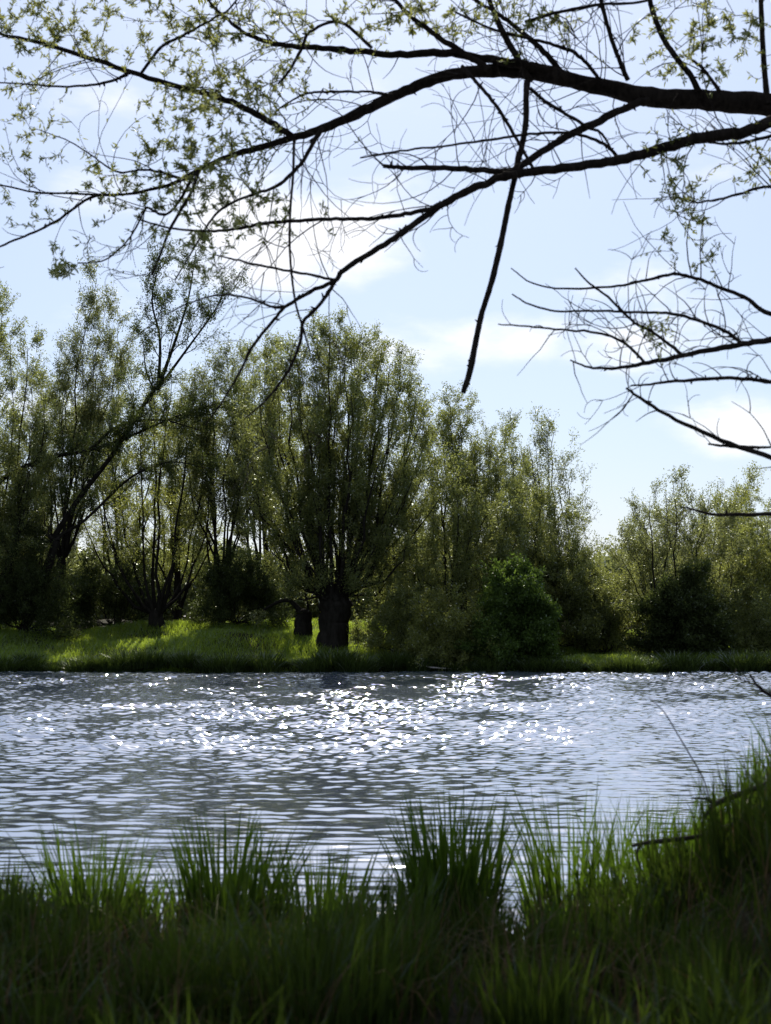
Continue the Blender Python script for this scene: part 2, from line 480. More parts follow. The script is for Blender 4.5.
def make_tree(name, label, cat, base_px, Yd, bole, ends, mat, seed, trunk_r=0.2, stem_r=0.09, limb_parts=False,
              group=None, dens=1.0, twig=0.7, sec_len=2.2, sec_n=12, ter_n=8, leaf_n=9, leaf=(0.118, 0.046),
              t0=0.2, upw=0.5, up=0.6, keep=0.85, droop=0.0, lean=None, wig=0.17, bark=None, extra=None, flare=1.25, drop_px=0.0, head=0.0):
    """base at pixel column base_px and distance Yd; bole = trunk height (m); ends = [(px, py, depth offset), ...]"""
    global NLEAF
    r = np.random.default_rng(seed)
    bx = (base_px - W / 2) / FPX * Yd
    bz = float(terrain(bx, Yd)) - 0.12
    base = np.array([bx, Yd, bz])
    root = thing(name, base, label, cat, group)
    top = base + np.array([0, 0, bole]) if lean is None else np.asarray(lean, float)
    n = 7
    tt = np.linspace(0, 1, n)[:, None]
    TPn = base + (top - base) * tt + r.normal(0, trunk_r * 0.05, (n, 3)) * np.array([1, 1, 0.3])
    TPn[0] = base
    TR = trunk_r * (flare - (flare - 0.95) * np.linspace(0, 1, n) ** 0.5 + head * np.exp(-((np.linspace(0, 1, n) - 0.93) / 0.2) ** 2))
    if head: TR[-1] *= 0.72
    tb = Bag(); Vt, Ft = tubes(catmull(TPn, 3)[None], np.interp(np.linspace(0, 1, 19), np.linspace(0, 1, 7), TR)[None], 14)
    ax = base + (top - base) * np.clip((Vt[:, 2:3] - base[2]) / max(top[2] - base[2], 0.1), 0, 1)
    lump = 1 + 0.17 * vnoise(np.arctan2(Vt[:, 1] - ax[:, 1], Vt[:, 0] - ax[:, 0]) * 2.0, Vt[:, 2] * 2.2, seed)
    Vt = ax * [1, 1, 0] + (Vt - ax) * [1, 1, 0] * lump[:, None] + Vt * [0, 0, 1]
    tb.add(Vt, Ft)
    # rounded crown of the bole where the stems leave
    tb.tube(np.stack([top, top + np.array([0, 0, trunk_r * 0.35]), top + np.array([0, 0, trunk_r * 0.55])]), np.array([TR[-1], TR[-1] * 0.72, 0.01]), 10)
    if head:
        for q in range(11):                       # swollen knuckles where the crown was cut back year after year
            an = q * 2.4 + r.uniform(-0.3, 0.3); dh = np.array([math.cos(an), math.sin(an), 0])
            rr_ = trunk_r * r.uniform(0.34, 0.5); z_ = r.uniform(-0.75, 0.05) * trunk_r
            c0 = top + dh * trunk_r * r.uniform(0.35, 0.8) + np.array([0, 0, z_])
            up_ = nrm(dh * 0.5 + np.array([0, 0, 1.0]))
            tz_ = np.array([-1, -0.75, -0.3, 0.25, 0.7, 0.95, 1.0])
            tb.tube(c0 + up_ * (tz_ * rr_ * 1.15)[:, None], rr_ * np.sqrt(np.maximum(1 - tz_ ** 2, 0.0004)) * r.uniform(0.9, 1.1, 7), 10)
    stems = []; limbs = []
    for (ex, ey, dy) in ends:
        ey = ey + drop_px
        end = at(ex, ey, Yd + dy)
        off = nrm(np.array([end[0] - top[0], end[1] - top[1], 0.0])) * trunk_r * r.uniform(0.2, 0.75)
        st = top + off + np.array([0, 0, r.uniform(-0.25, 0.1) * min(1, trunk_r * 2)])
        P = bend(st, end, 11, up, r, wig)
        length = np.linalg.norm(end - st)
        R0 = stem_r * 0.72 * (0.6 + 0.05 * length) * r.uniform(0.75, 1.2)
        R = R0 * (np.linspace(1, 0.14, 11) + 0.8 * np.exp(-np.linspace(0, 1, 11) * 16))
        stems.append((P, R))
        lb = Bag(); lb.tube(P, R, 6)
        limbs.append(lb)
    if extra:
        for pts, r0, r1 in extra:
            P = catmull(np.array([at(a_, b_, Yd + c_) for a_, b_, c_ in pts]), 4)
            R = np.linspace(r0, r1, len(P))
            R = R * 0.72; stems.append((P, R)); lb = Bag(); lb.tube(P, R, 7); limbs.append(lb)
    bark = bark or M_bark
    if limb_parts:
        link('trunk', tb.mesh('trunk', origin=base), bark, root)
        for lb in limbs: link('limb', lb.mesh('limb', origin=base), bark, root)
    else:
        for lb in limbs:
            for v_, f_ in zip(lb.v, lb.f): tb.add(v_, f_)
        link('trunk', tb.mesh('trunk', origin=base), bark, root)
    bag, (LV, LF) = foliage_from(stems, r, dens, twig, sec_len, sec_n, ter_n, leaf_n, leaf[0], leaf[1], t0, upw, keep, droop)
    tag(link('twigs', bag.mesh('twigs', False, base), bark, root), kind='stuff')
    if len(LV):
        NLEAF += len(LF)
        link('crown', mesh_np('crown', LV - base, LF), mat, root)
    return root


def fan(cx, top, half, n, low, r, dmax, power=1.6, ragged=0.35):
    """stem end points across a rounded crown: highest in the middle"""
    out = []
    for i in range(n):
        u = -1 + 2 * (i + r.uniform(0.1, 0.9)) / n
        ey = top + (low - top) * abs(u) ** power + r.uniform(0, 1) ** 2 * (low - top) * ragged
        out.append((cx + half * u, ey, r.uniform(-dmax, dmax)))
    return out


R_ = np.random.default_rng(99)
# 1 the big pollard willow
ends = [(250, 470, -0.5), (258, 425, 0.8), (268, 385, -1.2), (283, 360, 1.0), (300, 342, -0.6), (316, 328, 1.5), (330, 321, -1.4),
        (345, 317, 0.5), (360, 322, -1.0), (378, 334, 1.6), (394, 352, -0.4), (408, 378, 1.2), (418, 405, -1.3), (427, 440, 0.5), (432, 490, -0.6),
        (312, 400, -2.6), (350, 385, -2.8), (296, 555, -1.2), (286, 530, 0.8), (372, 560, -1.0), (384, 530, 0.6), (340, 540, -1.6), (318, 520, -1.7), (384, 420, -2.4), (330, 390, 2.6), (370, 380, 2.8), (280, 450, -2.2), (405, 470, -2.3)]
rp_ = np.random.default_rng(4)
for u_ in np.linspace(-0.96, 0.96, 15): ends.append((338 + 84 * u_, 316 + (1 - math.sqrt(1 - u_ * u_)) * 150 + rp_.uniform(0, 26), rp_.uniform(-2.2, 2.2)))
ends += [(262, 522, -0.8), (270, 556, 0.6), (412, 535, -0.8), (404, 566, 0.4), (306, 588, -1.0), (322, 574, -1.3), (350, 578, -1.2), (364, 590, -1.0)]
ends = [(338 + (x_ - 338) * 1.13, y_ - abs(x_ - 338) * 0.12, d_) for x_, y_, d_ in ends]
make_tree('pollard_willow', 'big pollard willow with stout dark trunk and tall fan of stems on the far bank', 'tree', 334, 64.3, 2.4, ends, M_leaf, 11,
          trunk_r=0.62, stem_r=0.11, limb_parts=True, drop_px=13, head=0.32, sec_len=1.9, sec_n=11, ter_n=8, leaf_n=8, up=0.42, t0=0.18, wig=0.22, upw=0.7, keep=0.9)

# 2 small dead-looking trunk with a crooked arm left of it
make_tree('old_willow_stump', 'short dark old trunk with a crooked arm just left of the big pollard willow', 'tree stump', 304, 66.0, 1.3,
          [(286, 560, 0.4), (310, 530, 0.8)], M_leaf_grey, 12, trunk_r=0.36, stem_r=0.13, sec_len=1.2, sec_n=12, leaf_n=7, t0=0.05,
          extra=[([(300, 610, 0), (288, 600, 0.1), (270, 606, 0.2), (255, 616, 0.2)], 0.17, 0.05)], flare=1.35)
# 3 multi-stem willow on the left of the clearing
ends = [(78, 500, 0.5), (92, 455, -0.5), (112, 420, 1.2), (132, 400, -1.0), (150, 385, 0.8), (172, 375, -0.9), (195, 380, 0.5), (214, 400, 1.4), (225, 440, -0.6), (240, 480, 0.5), (100, 520, -1.6), (186, 430, -1.8)]
make_tree('spreading_willow', 'multi stemmed willow with stems spreading from a dark base behind the bright grass at left', 'tree', 157, 69.0, 0.9, ends, M_leaf_yel, 13,
          trunk_r=0.36, stem_r=0.10, limb_parts=True, sec_len=1.8, sec_n=10, ter_n=7, leaf_n=6, dens=0.85, up=0.5, t0=0.3, keep=0.75)
# 4 leaning willow at the left edge
lean_top = at(57, 540, 66.2)
make_tree('leaning_willow', 'dark leaning willow at the left edge, its trunks slanting to the right over the bank', 'tree', 24, 66.8, 2.0,
          [(20, 480, 0.3), (66, 470, 1.0), (40, 500, -0.8), (10, 520, 0.4)], M_leaf_dark, 14, trunk_r=0.21, stem_r=0.09, limb_parts=True, lean=lean_top,
          extra=[([(52, 540, 0), (80, 497, -0.2), (112, 455, -0.5), (150, 395, -0.8), (158, 388, -0.8)], 0.19, 0.11),
                 ([(158, 388, -0.8), (172, 350, -0.9), (188, 300, -0.8), (196, 250, -0.6)], 0.14, 0.02),
                 ([(158, 390, -0.8), (160, 340, -0.5), (152, 300, -0.3), (160, 262, -0.2)], 0.12, 0.02),
                 ([(160, 386, -0.8), (190, 345, -1.0), (215, 310, -1.2), (226, 285, -1.2)], 0.10, 0.02),
                 ([(155, 392, -0.8), (146, 370, -1.0), (143, 340, -1.1)], 0.08, 0.02),
                 ([(52, 540, 0), (85, 520, -0.6), (130, 478, -1.0), (170, 462, -1.3), (215, 470, -1.5)], 0.12, 0.02),
                 ([(-10, 490, 0.2), (10, 474, 0.1), (48, 458, 0), (90, 450, -0.4), (130, 436, -0.8), (180, 415, -1.2), (230, 400, -1.6)], 0.19, 0.03),
                 ([(90, 450, -0.4), (120, 425, -0.8), (160, 420, -1.0), (200, 430, -1.3)], 0.12, 0.03)],
          sec_len=2.0, sec_n=17, ter_n=8, leaf_n=8, dens=0.9, keep=0.85, up=0.5)
# 5 tall thin tree on the left
make_tree('slender_tree', 'tall slender sparse tree with thin airy top rising over the left trees', 'tree', 62, 72.0, 4.0,
          [(97, 278, 0), (107, 296, 0.5), (86, 304, -0.5), (110, 345, 0.2), (70, 368, -0.3), (80, 330, 0.6), (118, 322, -0.5), (60, 350, 0.3), (128, 360, 0.6), (42, 385, -0.4)], M_leaf_grey, 15,
          trunk_r=0.2, stem_r=0.075, limb_parts=True, sec_len=2.0, sec_n=15, ter_n=8, leaf_n=7, dens=0.8, keep=0.8, up=0.2, t0=0.3, wig=0.26)
# 6.. the rest of the far wood
def simple(name, label, cx, Yd, top, half, n, low, mat, seed, **kw):
    r = np.random.default_rng(seed + 500)
    bole = kw.pop('bole', 1.2); dmax = kw.pop('dmax', 1.6); bxp = kw.pop('base_px', cx); cat = kw.pop('cat', 'tree'); power = kw.pop('power', 1.6); ragged = kw.pop('ragged', 0.35)
    if cat != 'bush': kw.setdefault('up', r.uniform(0.0, 0.4)); kw.setdefault('wig', 0.24)
    E_ = fan(cx, top, half * (1.0 if cat == 'bush' else 1.18), n, low, r, dmax, power, ragged)
    if cat == 'bush': E_ = [(x_, y_ - (low - top) * 0.3 * (r.uniform() < 0.2), d_) for x_, y_, d_ in E_]
    return make_tree(name, label, cat, bxp, Yd, bole, E_, mat, seed, **kw)


simple('edge_willow', 'dense dark willow cut by the left edge of the view', -8, 66.0, 292, 62, 13, 470, M_leaf, 20, trunk_r=0.3, sec_n=12, leaf_n=9, dens=0.8, keep=0.8)
simple('birch_like_tree', 'feathery tree with pale green top between slender tree and leaning willow', 42, 76.0, 372, 50, 9, 470, M_leaf_grey, 21, leaf_n=9, dmax=2, dens=0.6, keep=0.8)
simple('thicket_tree', 'olive tree behind the spreading willow stems at left', 118, 80.0, 350, 60, 10, 480, M_leaf, 22, leaf_n=9, dmax=2, keep=0.75, dens=0.65)
simple('upright_willow', 'upright willow with many thin stems just left of the big pollard willow', 222, 70.0, 352, 45, 12, 450, M_leaf_grey, 23, leaf_n=8, keep=0.8, t0=0.35, dens=0.7)
simple('rounded_willow', 'rounded willow whose top shows over the left shoulder of the pollard willow', 262, 75.0, 345, 42, 10, 440, M_leaf, 24, leaf_n=9, t0=0.3)
simple('tall_back_willow', 'tall willow with loose top on the right shoulder of the big pollard willow', 452, 72.0, 392, 42, 11, 470, M_leaf, 25, leaf_n=9, t0=0.25)
simple('twin_top_tree', 'thin topped tree beyond the round green bush, second from the pollard willow', 498, 74.0, 418, 34, 8, 500, M_leaf_grey, 26, leaf_n=7, keep=0.75)
simple('bare_topped_tree', 'sparse tree with nearly bare upright twigs at the end of the central wood', 545, 73.0, 420, 36, 9, 510, M_leaf_grey, 27, leaf_n=5, keep=0.75, dens=0.7)
simple('broad_willow', 'broad low willow filling the wood between pollard willow and round green bush', 455, 66.5, 470, 85, 15, 560, M_leaf, 28, leaf_n=9, sec_len=2.0, up=0.9, t0=0.12, power=2.0)
simple('drooping_willow', 'willow with outward leaning sprays above the right side of the round green bush', 535, 68.0, 478, 50, 12, 585, M_leaf, 29, leaf_n=8, up=0.9, t0=0.12, power=2)
simple('sloping_shrub_tree', 'small thin tree with slanting bare sprays at the gap in the wood', 570, 71.0, 508, 24, 8, 590, M_leaf_grey, 30, leaf_n=5, dens=0.8, power=1.2)
simple('dark_fan_tree', 'many stemmed tree fanning out of a dark thicket in the right hand group', 684, 65.5, 474, 62, 13, 560, M_leaf_grey, 31, leaf_n=6, keep=0.75, trunk_r=0.3, limb_parts=True, up=0.8, t0=0.25, bole=0.9)
simple('right_willow', 'pale olive willow to the right of the dark fan tree', 742, 72.0, 480, 40, 11, 570, M_leaf_yel, 32, leaf_n=9)
simple('corner_willow', 'olive willow cut by the right edge of the view', 785, 68.0, 490, 40, 10, 570, M_leaf, 33, leaf_n=9)
simple('small_gap_tree', 'small pale tree just right of the gap, behind the dark fan tree', 656, 84.0, 500, 24, 8, 560, M_leaf_grey, 34, leaf_n=8)

simple('left_back_willow', 'olive green tree behind the leaning willow, under the slender tree', 30, 79.0, 405, 60, 10, 500, M_leaf, 35, leaf_n=9)
simple('hidden_willow', 'yellow green tree behind the spreading willow, left of the upright willow', 178, 81.0, 400, 55, 10, 500, M_leaf_yel, 36, leaf_n=9)
simple('middle_willow', 'olive tree filling the wood behind the drooping willow', 498, 79.0, 465, 54, 11, 540, M_leaf, 37, leaf_n=9)
simple('gap_willow', 'low yellow green tree standing left of the dark fan tree in the gap', 612, 80.0, 572, 34, 9, 600, M_leaf_yel, 38, leaf_n=8)
simple('right_back_willow', 'pale tree behind the dark fan tree at right', 722, 80.0, 500, 48, 10, 570, M_leaf_grey, 39, leaf_n=9)


def bush(name, label, cx, Yd, top, half, low, mat, seed, n=12, **kw):
    kw.setdefault('dmax', half * Yd / FPX * 0.8)
    kw.setdefault('sec_len', 1.5); kw.setdefault('twig', 0.6); kw.setdefault('sec_n', 24); kw.setdefault('leaf_n', 7); kw['ragged'] = 0.75
    kw.setdefault('up', 0.9); kw.setdefault('t0', 0.1); kw.setdefault('bole', 0.3); kw.setdefault('trunk_r', 0.14); kw.setdefault('power', 2.2)
    kw.setdefault('keep', 0.95); kw.setdefault('upw', 0.3); kw.setdefault('stem_r', 0.045)
    return simple(name, label, cx, Yd, top, half, n, low, mat, seed, cat='bush', **kw)


bush('round_bush', 'dense round bright green bush leaning over the water right of the pollard willow', 515, 61.6, 580, 30, 640, M_leaf_green, 40, n=20, leaf=(0.16, 0.08), leaf_n=12, sec_n=30)
bush('light_shrub', 'light yellowish shrub between the pollard willow and the round green bush', 448, 62.0, 600, 36, 645, M_leaf_yel, 41, n=13, leaf_n=7, droop=0.15)
bush('bank_shrub', 'low dull green shrub beside the foot of the pollard willow', 398, 63.5, 590, 36, 640, M_leaf, 42, n=12)
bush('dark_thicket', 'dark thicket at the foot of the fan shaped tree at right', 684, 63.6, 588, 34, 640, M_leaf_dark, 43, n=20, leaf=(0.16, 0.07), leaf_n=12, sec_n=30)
bush('sunlit_bush', 'yellow green sunlit bush in the gap between the woods', 622, 70.0, 582, 30, 625, M_leaf_yel, 44, n=12)
bush('yellow_bush', 'yellow green bush near the right edge, right of the dark thicket', 752, 66.5, 545, 36, 620, M_leaf_yel, 45, n=14)
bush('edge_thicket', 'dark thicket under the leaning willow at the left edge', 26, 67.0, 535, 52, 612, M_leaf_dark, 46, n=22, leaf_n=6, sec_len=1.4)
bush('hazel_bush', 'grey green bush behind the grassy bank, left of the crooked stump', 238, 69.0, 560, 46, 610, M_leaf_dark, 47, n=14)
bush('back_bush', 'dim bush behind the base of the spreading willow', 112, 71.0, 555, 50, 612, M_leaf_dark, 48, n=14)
bush('low_bush', 'low olive bush behind the base of the round green bush', 575, 67.5, 560, 34, 630, M_leaf, 49, n=13)
bush('flank_bush', 'olive bush leaning against the right side of the dark thicket', 726, 64.6, 596, 28, 645, M_leaf, 51, n=11, leaf_n=6)
bush('sprawling_bush', 'small ragged olive bush by the water between the round bush and the dark thicket', 604, 66.0, 606, 26, 640, M_leaf, 52, n=10, leaf_n=6)
bush('low_sprays', 'low yellowish willow sprays leaning over the waterline left of the round bush', 470, 61.5, 618, 30, 655, M_leaf_yel, 53, n=10, leaf_n=5, droop=0.2)
bush('reedy_bush', 'small bush by the water at the right edge', 775, 63.5, 610, 24, 650, M_leaf, 50, n=10)

# far-off wood closing the view behind the riverside trees
r = np.random.default_rng(77)
nb = 9500
xb = r.uniform(-75, 75, nb); yb = r.uniform(104, 122, nb)
hb = (5.6 + 1.3 * vnoise(xb * 0.25, yb * 0.05, 5)) * r.uniform(0.05, 1.0, nb) ** 0.8
pb = np.stack([xb, yb, 1.6 + hb], -1)
rep = np.repeat(np.arange(nb), 44)
p = pb[rep] + r.normal(0, 0.55, (len(rep), 3))
p[:, 2] = np.maximum(p[:, 2], 1.5)
V, F = leaves(p, r.uniform(0.3, 0.55, len(p)), r.uniform(0.14, 0.26, len(p)), r.normal(size=(len(p), 3)), r)
dw = link('distant_wood', mesh_np('distant_wood', V, F), M_leaf_grey)
tag(dw, 'far off low wood closing the view behind the riverside trees', 'wood', kind='stuff')


# ------------------------------------------------------------------ grass
def blades(base, h, wd, az, lean_, r, nseg=4, curve=1.0):
    """curved tapering blades; base (N,3)"""
    n = len(base)
    d = np.stack([np.cos(az), np.sin(az), np.zeros(n)], -1)
    face = az + math.pi / 2 + r.normal(0, 0.7, n)
    s = np.stack([np.cos(face), np.sin(face), np.zeros(n)], -1)
    tt = np.linspace(0, 1, nseg + 1)
    out = []
    for k in tt:
        c = base + np.array([0, 0, 1.0]) * (h * (k - 0.32 * (lean_ ** 2) * k ** 2.4))[:, None] + d * (h * lean_ * (0.25 * k + 0.75 * k ** 2.2 * curve))[:, None]
        wk = wd * (0.75 + 0.5 * k - 1.2 * k ** 2.5).clip(0.04)
        out.append(c - s * (wk * 0.5)[:, None]); out.append(c + s * (wk * 0.5)[:, None])
    V = np.stack(out, 1)
    m2 = 2 * (nseg + 1)
    f = []
    for k in range(nseg): f.append([2 * k, 2 * k + 1, 2 * k + 3, 2 * k + 2])
    F = (np.arange(n)[:, None, None] * m2 + np.array(f)[None]).reshape(-1, 4)
    return V.reshape(-1, 3), F


r = np.random.default_rng(5)
n = 260000
xg = r.uniform(-27, 27, n); yg = far_shore(xg) + r.uniform(0, 1, n) ** 1.35 * 13
den = 0.5 + 0.5 * vnoise(xg * 0.8, yg * 0.8, 41)
keep = r.uniform(size=n) < (0.35 + 0.8 * den)
xg, yg, den = xg[keep], yg[keep], den[keep]
base = np.stack([xg, yg, terrain(xg, yg) - 0.02], -1)
h = r.uniform(0.12, 0.34, len(xg)) * (0.6 + 0.7 * den)
V, F = blades(base, h, r.uniform(0.02, 0.04, len(xg)), r.uniform(0, 6.28, len(xg)), r.uniform(0.2, 0.9, len(xg)), r, 2)
gf = link('bank_grass', mesh_np('bank_grass', V, F), M_grass_far)
tag(gf, 'bright sunlit grass covering the far bank', 'grass', kind='stuff')

# tussocks along the far waterline
variants = []
for k in range(4):
    r = np.random.default_rng(300 + k)
    n = 420
    rr = 0.33 * np.sqrt(r.uniform(size=n)); th = r.uniform(0, 6.28, n)
    b_ = np.stack([rr * np.cos(th) * 1.25, rr * np.sin(th), np.full(n, -0.05)], -1)
    V, F = blades(b_, r.uniform(0.3, 0.62, n), r.uniform(0.015, 0.035, n), th + r.normal(0, 0.6, n), r.uniform(0.2, 0.8, n) * (0.4 + rr / 0.33), r, 3)
    variants.append(mesh_np('grass_tussock', V, F)); variants[-1].materials.append(M_tuss)
r = np.random.default_rng(8)
xs = np.arange(-18.5, 18.6, 0.5)
for i, x in enumerate(xs):
    x = x + r.uniform(-0.25, 0.25)
    if r.uniform() < 0.12: continue
    yv = float(far_shore(x)) + r.uniform(-0.05, 0.35)
    o = link('grass_tussock', variants[i % 4])
    o.location = (x, yv, max(0.0, float(terrain(x, yv))) + 0.0); o.rotation_euler = (0, 0, r.uniform(0, 6.28))
    s_ = r.choice([0.6, 0.9, 1.1, 1.4, 1.7]) * r.uniform(0.85, 1.15); o.scale = (s_ * r.uniform(1, 1.3), s_, s_ * r.uniform(0.8, 1.1))
    tag(o, 'rounded dark grass tussock at the waterline of the far bank', 'grass tuft', 'grass tussocks along the far waterline')

# driftwood by the pollard's foot
c = at(430, 668, 60.6); zt = float(terrain(c[0], 60.6))
bg_ = Bag()
P = catmull(np.array([[-0.55, 0.1, 0.22], [-0.2, 0, 0.12], [0.25, -0.05, 0.07], [0.95, 0.05, 0.02]]), 5); bg_.tube(P, np.linspace(0.05, 0.025, len(P)), 7)
P2 = catmull(np.array([[-0.3, 0, 0.14], [-0.35, 0.05, 0.3], [-0.22, 0.0, 0.42]]), 4); bg_.tube(P2, np.linspace(0.03, 0.01, len(P2)), 6)
o = link('driftwood', bg_.mesh('driftwood'), M_drift); o.location = (c[0], 60.35, 0.12)
tag(o, 'pale bleached driftwood branch lying at the far waterline below the light shrub', 'driftwood')

# ---- near bank: general grass, litter, and the separate sedge clumps
SEDGE = [  # px of the clump, distance, tips at py, spread (m), blades, label
    (30, 7.2, 878, 0.22, 150, 'sedge clump cut by the left edge of the photo'),
    (100, 7.0, 850, 0.20, 190, 'dark tall sedge clump, second from the left edge'),
    (232, 7.0, 838, 0.24, 230, 'fresh green sedge clump with the tallest leaves left of centre'),
    (318, 7.3, 868, 0.24, 170, 'lower dark sedge clump between the fresh green one and the tall centre one'),
    (452, 7.2, 818, 0.22, 260, 'tall dark sedge clump at the centre of the near bank'),
    (402, 6.7, 880, 0.15, 90, 'thin sedge clump in front of the tall centre clump'),
    (572, 7.7, 828, 0.25, 190, 'open sedge clump standing against the water right of the centre'),
    (640, 7.9, 830, 0.25, 190, 'sedge clump at the edge of the grassy mound, behind the fallen branch'),
    (705, 7.3, 826, 0.28, 260, 'bright green sedge clump on the mound by the forked dead branch'),
    (768, 7.6, 786, 0.34, 520, 'tall bright sedge clump topping the mound at the right edge'),
    (735, 7.25, 812, 0.28, 330, 'sunlit sedge clump between the forked dead branch and the right edge'),
    (672, 7.2, 838, 0.25, 230, 'sedge clump under the tip of the fallen branch'),
    (745, 6.7, 840, 0.30, 330, 'dense sedge clump in front of the fallen branch at the right'),
    (165, 7.1, 885, 0.2, 130, 'low sedge clump between the dark and the fresh green clumps'),
    (600, 6.2, 905, 0.3, 220, 'sprawling grass clump with arching leaves at the lower right'),
    (715, 6.0, 880, 0.3, 280, 'thick grass clump in the lower right corner'),
    (20, 6.0, 925, 0.3, 220, 'dark grass clump in the lower left corner'),
    (270, 6.0, 945, 0.28, 170, 'drooping grass clump at the bottom edge left of centre'),
]
for k, (px, Yd, ty, spread, nbl, lab) in enumerate(SEDGE):
    Yd += 1.35; spread *= 1.15; nbl = int(nbl * 1.7)
    r = np.random.default_rng(600 + k)
    x0 = (px - W / 2) / FPX * Yd; z0 = float(terrain(x0, Yd))
    tip = at(px, ty, Yd)[2]
    hmax = tip - z0
    n = int(nbl * 1.25)
    rr = spread * np.sqrt(r.uniform(size=n)); th = r.uniform(0, 6.28, n)
    bx_, by_ = rr * np.cos(th), rr * np.sin(th)
    b_ = np.stack([bx_, by_, np.maximum(terrain(x0 + bx_, Yd + by_), -0.3) - z0 - 0.03], -1)
    h = hmax * (0.50 + 0.85 * r.uniform(size=n) ** 1.3)
    V, F = blades(b_, h, r.uniform(0.010, 0.027, n), th + r.normal(0, 0.8, n), np.abs(r.normal(0.08, 0.17, n)) + 0.25 * (rr / spread) * r.uniform(size=n), r, 7)
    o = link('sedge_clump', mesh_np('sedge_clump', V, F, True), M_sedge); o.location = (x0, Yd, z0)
    tag(o, lab, 'grass clump', 'sedge clumps along the near bank')

low_variants = []
for k in range(5):
    r = np.random.default_rng(800 + k)
    n = 240
    rr = 0.24 * np.sqrt(r.uniform(size=n)); th = r.uniform(0, 6.28, n)
    b_ = np.stack([rr * np.cos(th), rr * np.sin(th), np.full(n, -0.06)], -1)
    V, F = blades(b_, 0.54 * (0.4 + 0.7 * r.uniform(size=n)), r.uniform(0.008, 0.02, n), th + r.normal(0, 0.9, n), np.abs(r.normal(0.14, 0.22, n)), r, 7)
    low_variants.append(mesh_np('grass_clump', V, F, True)); low_variants[-1].materials.append(M_under)
r = np.random.default_rng(66)
spots = []
for k in range(4000):
    x = r.uniform(-2.9, 3.3); y = r.uniform(5.2, 8.3)
    if abs(x) > 0.30 * y + 0.2 or y > near_shore(x) - 1.15 - 0.5 * sstep(1.2, 0.2, abs(x - 0.2)): continue
    if ((x - 0.95) / 0.42) ** 2 + ((y - 7.9) / 0.5) ** 2 < 1: continue
    if all((x - a_) ** 2 + (y - b2) ** 2 > 0.24 for a_, b2 in spots): spots.append((x, y))
    if len(spots) >= 28: break
for k, (x, y) in enumerate(spots):
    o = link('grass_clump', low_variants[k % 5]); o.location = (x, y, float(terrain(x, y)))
    o.rotation_euler = (0, 0, r.uniform(0, 6.28)); s_ = r.uniform(0.65, 1.1); o.scale = (s_, s_, s_ * r.uniform(0.85, 1.15))
    tag(o, 'shaded dark green grass clump low on the near bank, below the tall sedge', 'grass clump', 'shaded grass clumps along the bottom of the photo')

r = np.random.default_rng(9)
n = 36000
xg = r.uniform(-4.3, 4.6, n); yg = near_shore(xg) - r.uniform(-0.15, 1, n) ** 1.0 * (near_shore(xg) - 3.6)
cl = 0.5 + 0.5 * vnoise(xg * 2.6, yg * 2.6, 51)
keep = (r.uniform(size=n) < 0.12 + 1.1 * cl.clip(0, 1) ** 1.7)
bare = np.exp(-((xg - 0.95) / 0.5) ** 2 - ((yg - 8.0) / 0.7) ** 2)          # the trampled patch with litter
keep &= r.uniform(size=n) > 0.85 * bare
xg, yg, cl = xg[keep], yg[keep], cl[keep]
base = np.stack([xg, yg, terrain(xg, yg) - 0.03], -1)
mound = sstep(1.0, 2.4, xg)
h = r.uniform(0.14, 0.52, len(xg)) * (0.22 + 1.25 * cl ** 1.6 + 0.3 * mound) * (0.22 + 0.78 * sstep(0.3, 2.2, near_shore(xg) - yg))
V, F = blades(base, h, r.uniform(0.009, 0.018, len(xg)), r.uniform(0, 6.28, len(xg)), np.abs(r.normal(0.25, 0.35, len(xg))), r, 5)
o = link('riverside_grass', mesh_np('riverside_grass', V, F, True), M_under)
tag(o, 'dark green grass covering the near river bank', 'grass', kind='stuff')
n = 5500
xg = r.uniform(-5, 5.5, n); yg = near_shore(xg) - r.uniform(0.05, 3.8, n)
base = np.stack([xg, yg, terrain(xg, yg) + r.uniform(0, 0.06, n)], -1)
V, F = blades(base, r.uniform(0.15, 0.5, n), r.uniform(0.004, 0.009, n), r.uniform(0, 6.28, n), np.where(r.uniform(size=n) < 0.2, r.uniform(0.1, 0.5, n), r.uniform(0.7, 1.5, n)), r, 4)
o = link('dry_grass', mesh_np('dry_grass', V, F, True), M_dry)
tag(o, 'brown dead grass and stalks matted on the near bank', 'dry grass', kind='stuff')


# ------------------------------------------------------------------ dead wood in the foreground
def pix_tube(bag, pts, Yd, sides=8, jit=0.0, rr=None, k=6):
    """pts = [(px, py, diameter px[, depth offset])]"""
    A = np.array([(p[0], p[1], p[2], p[3] if len(p) > 3 else 0.0) for p in pts], float)
    C = catmull(A, k)
    P = at(C[:, 0], C[:, 1], Yd + C[:, 3])
    R = C[:, 2].clip(0.4) * 0.40 * px_size(Yd)
    if jit and rr is not None: R = R * (1 + rr.normal(0, jit, len(R)))
    bag.tube(P, R, sides)
    return C


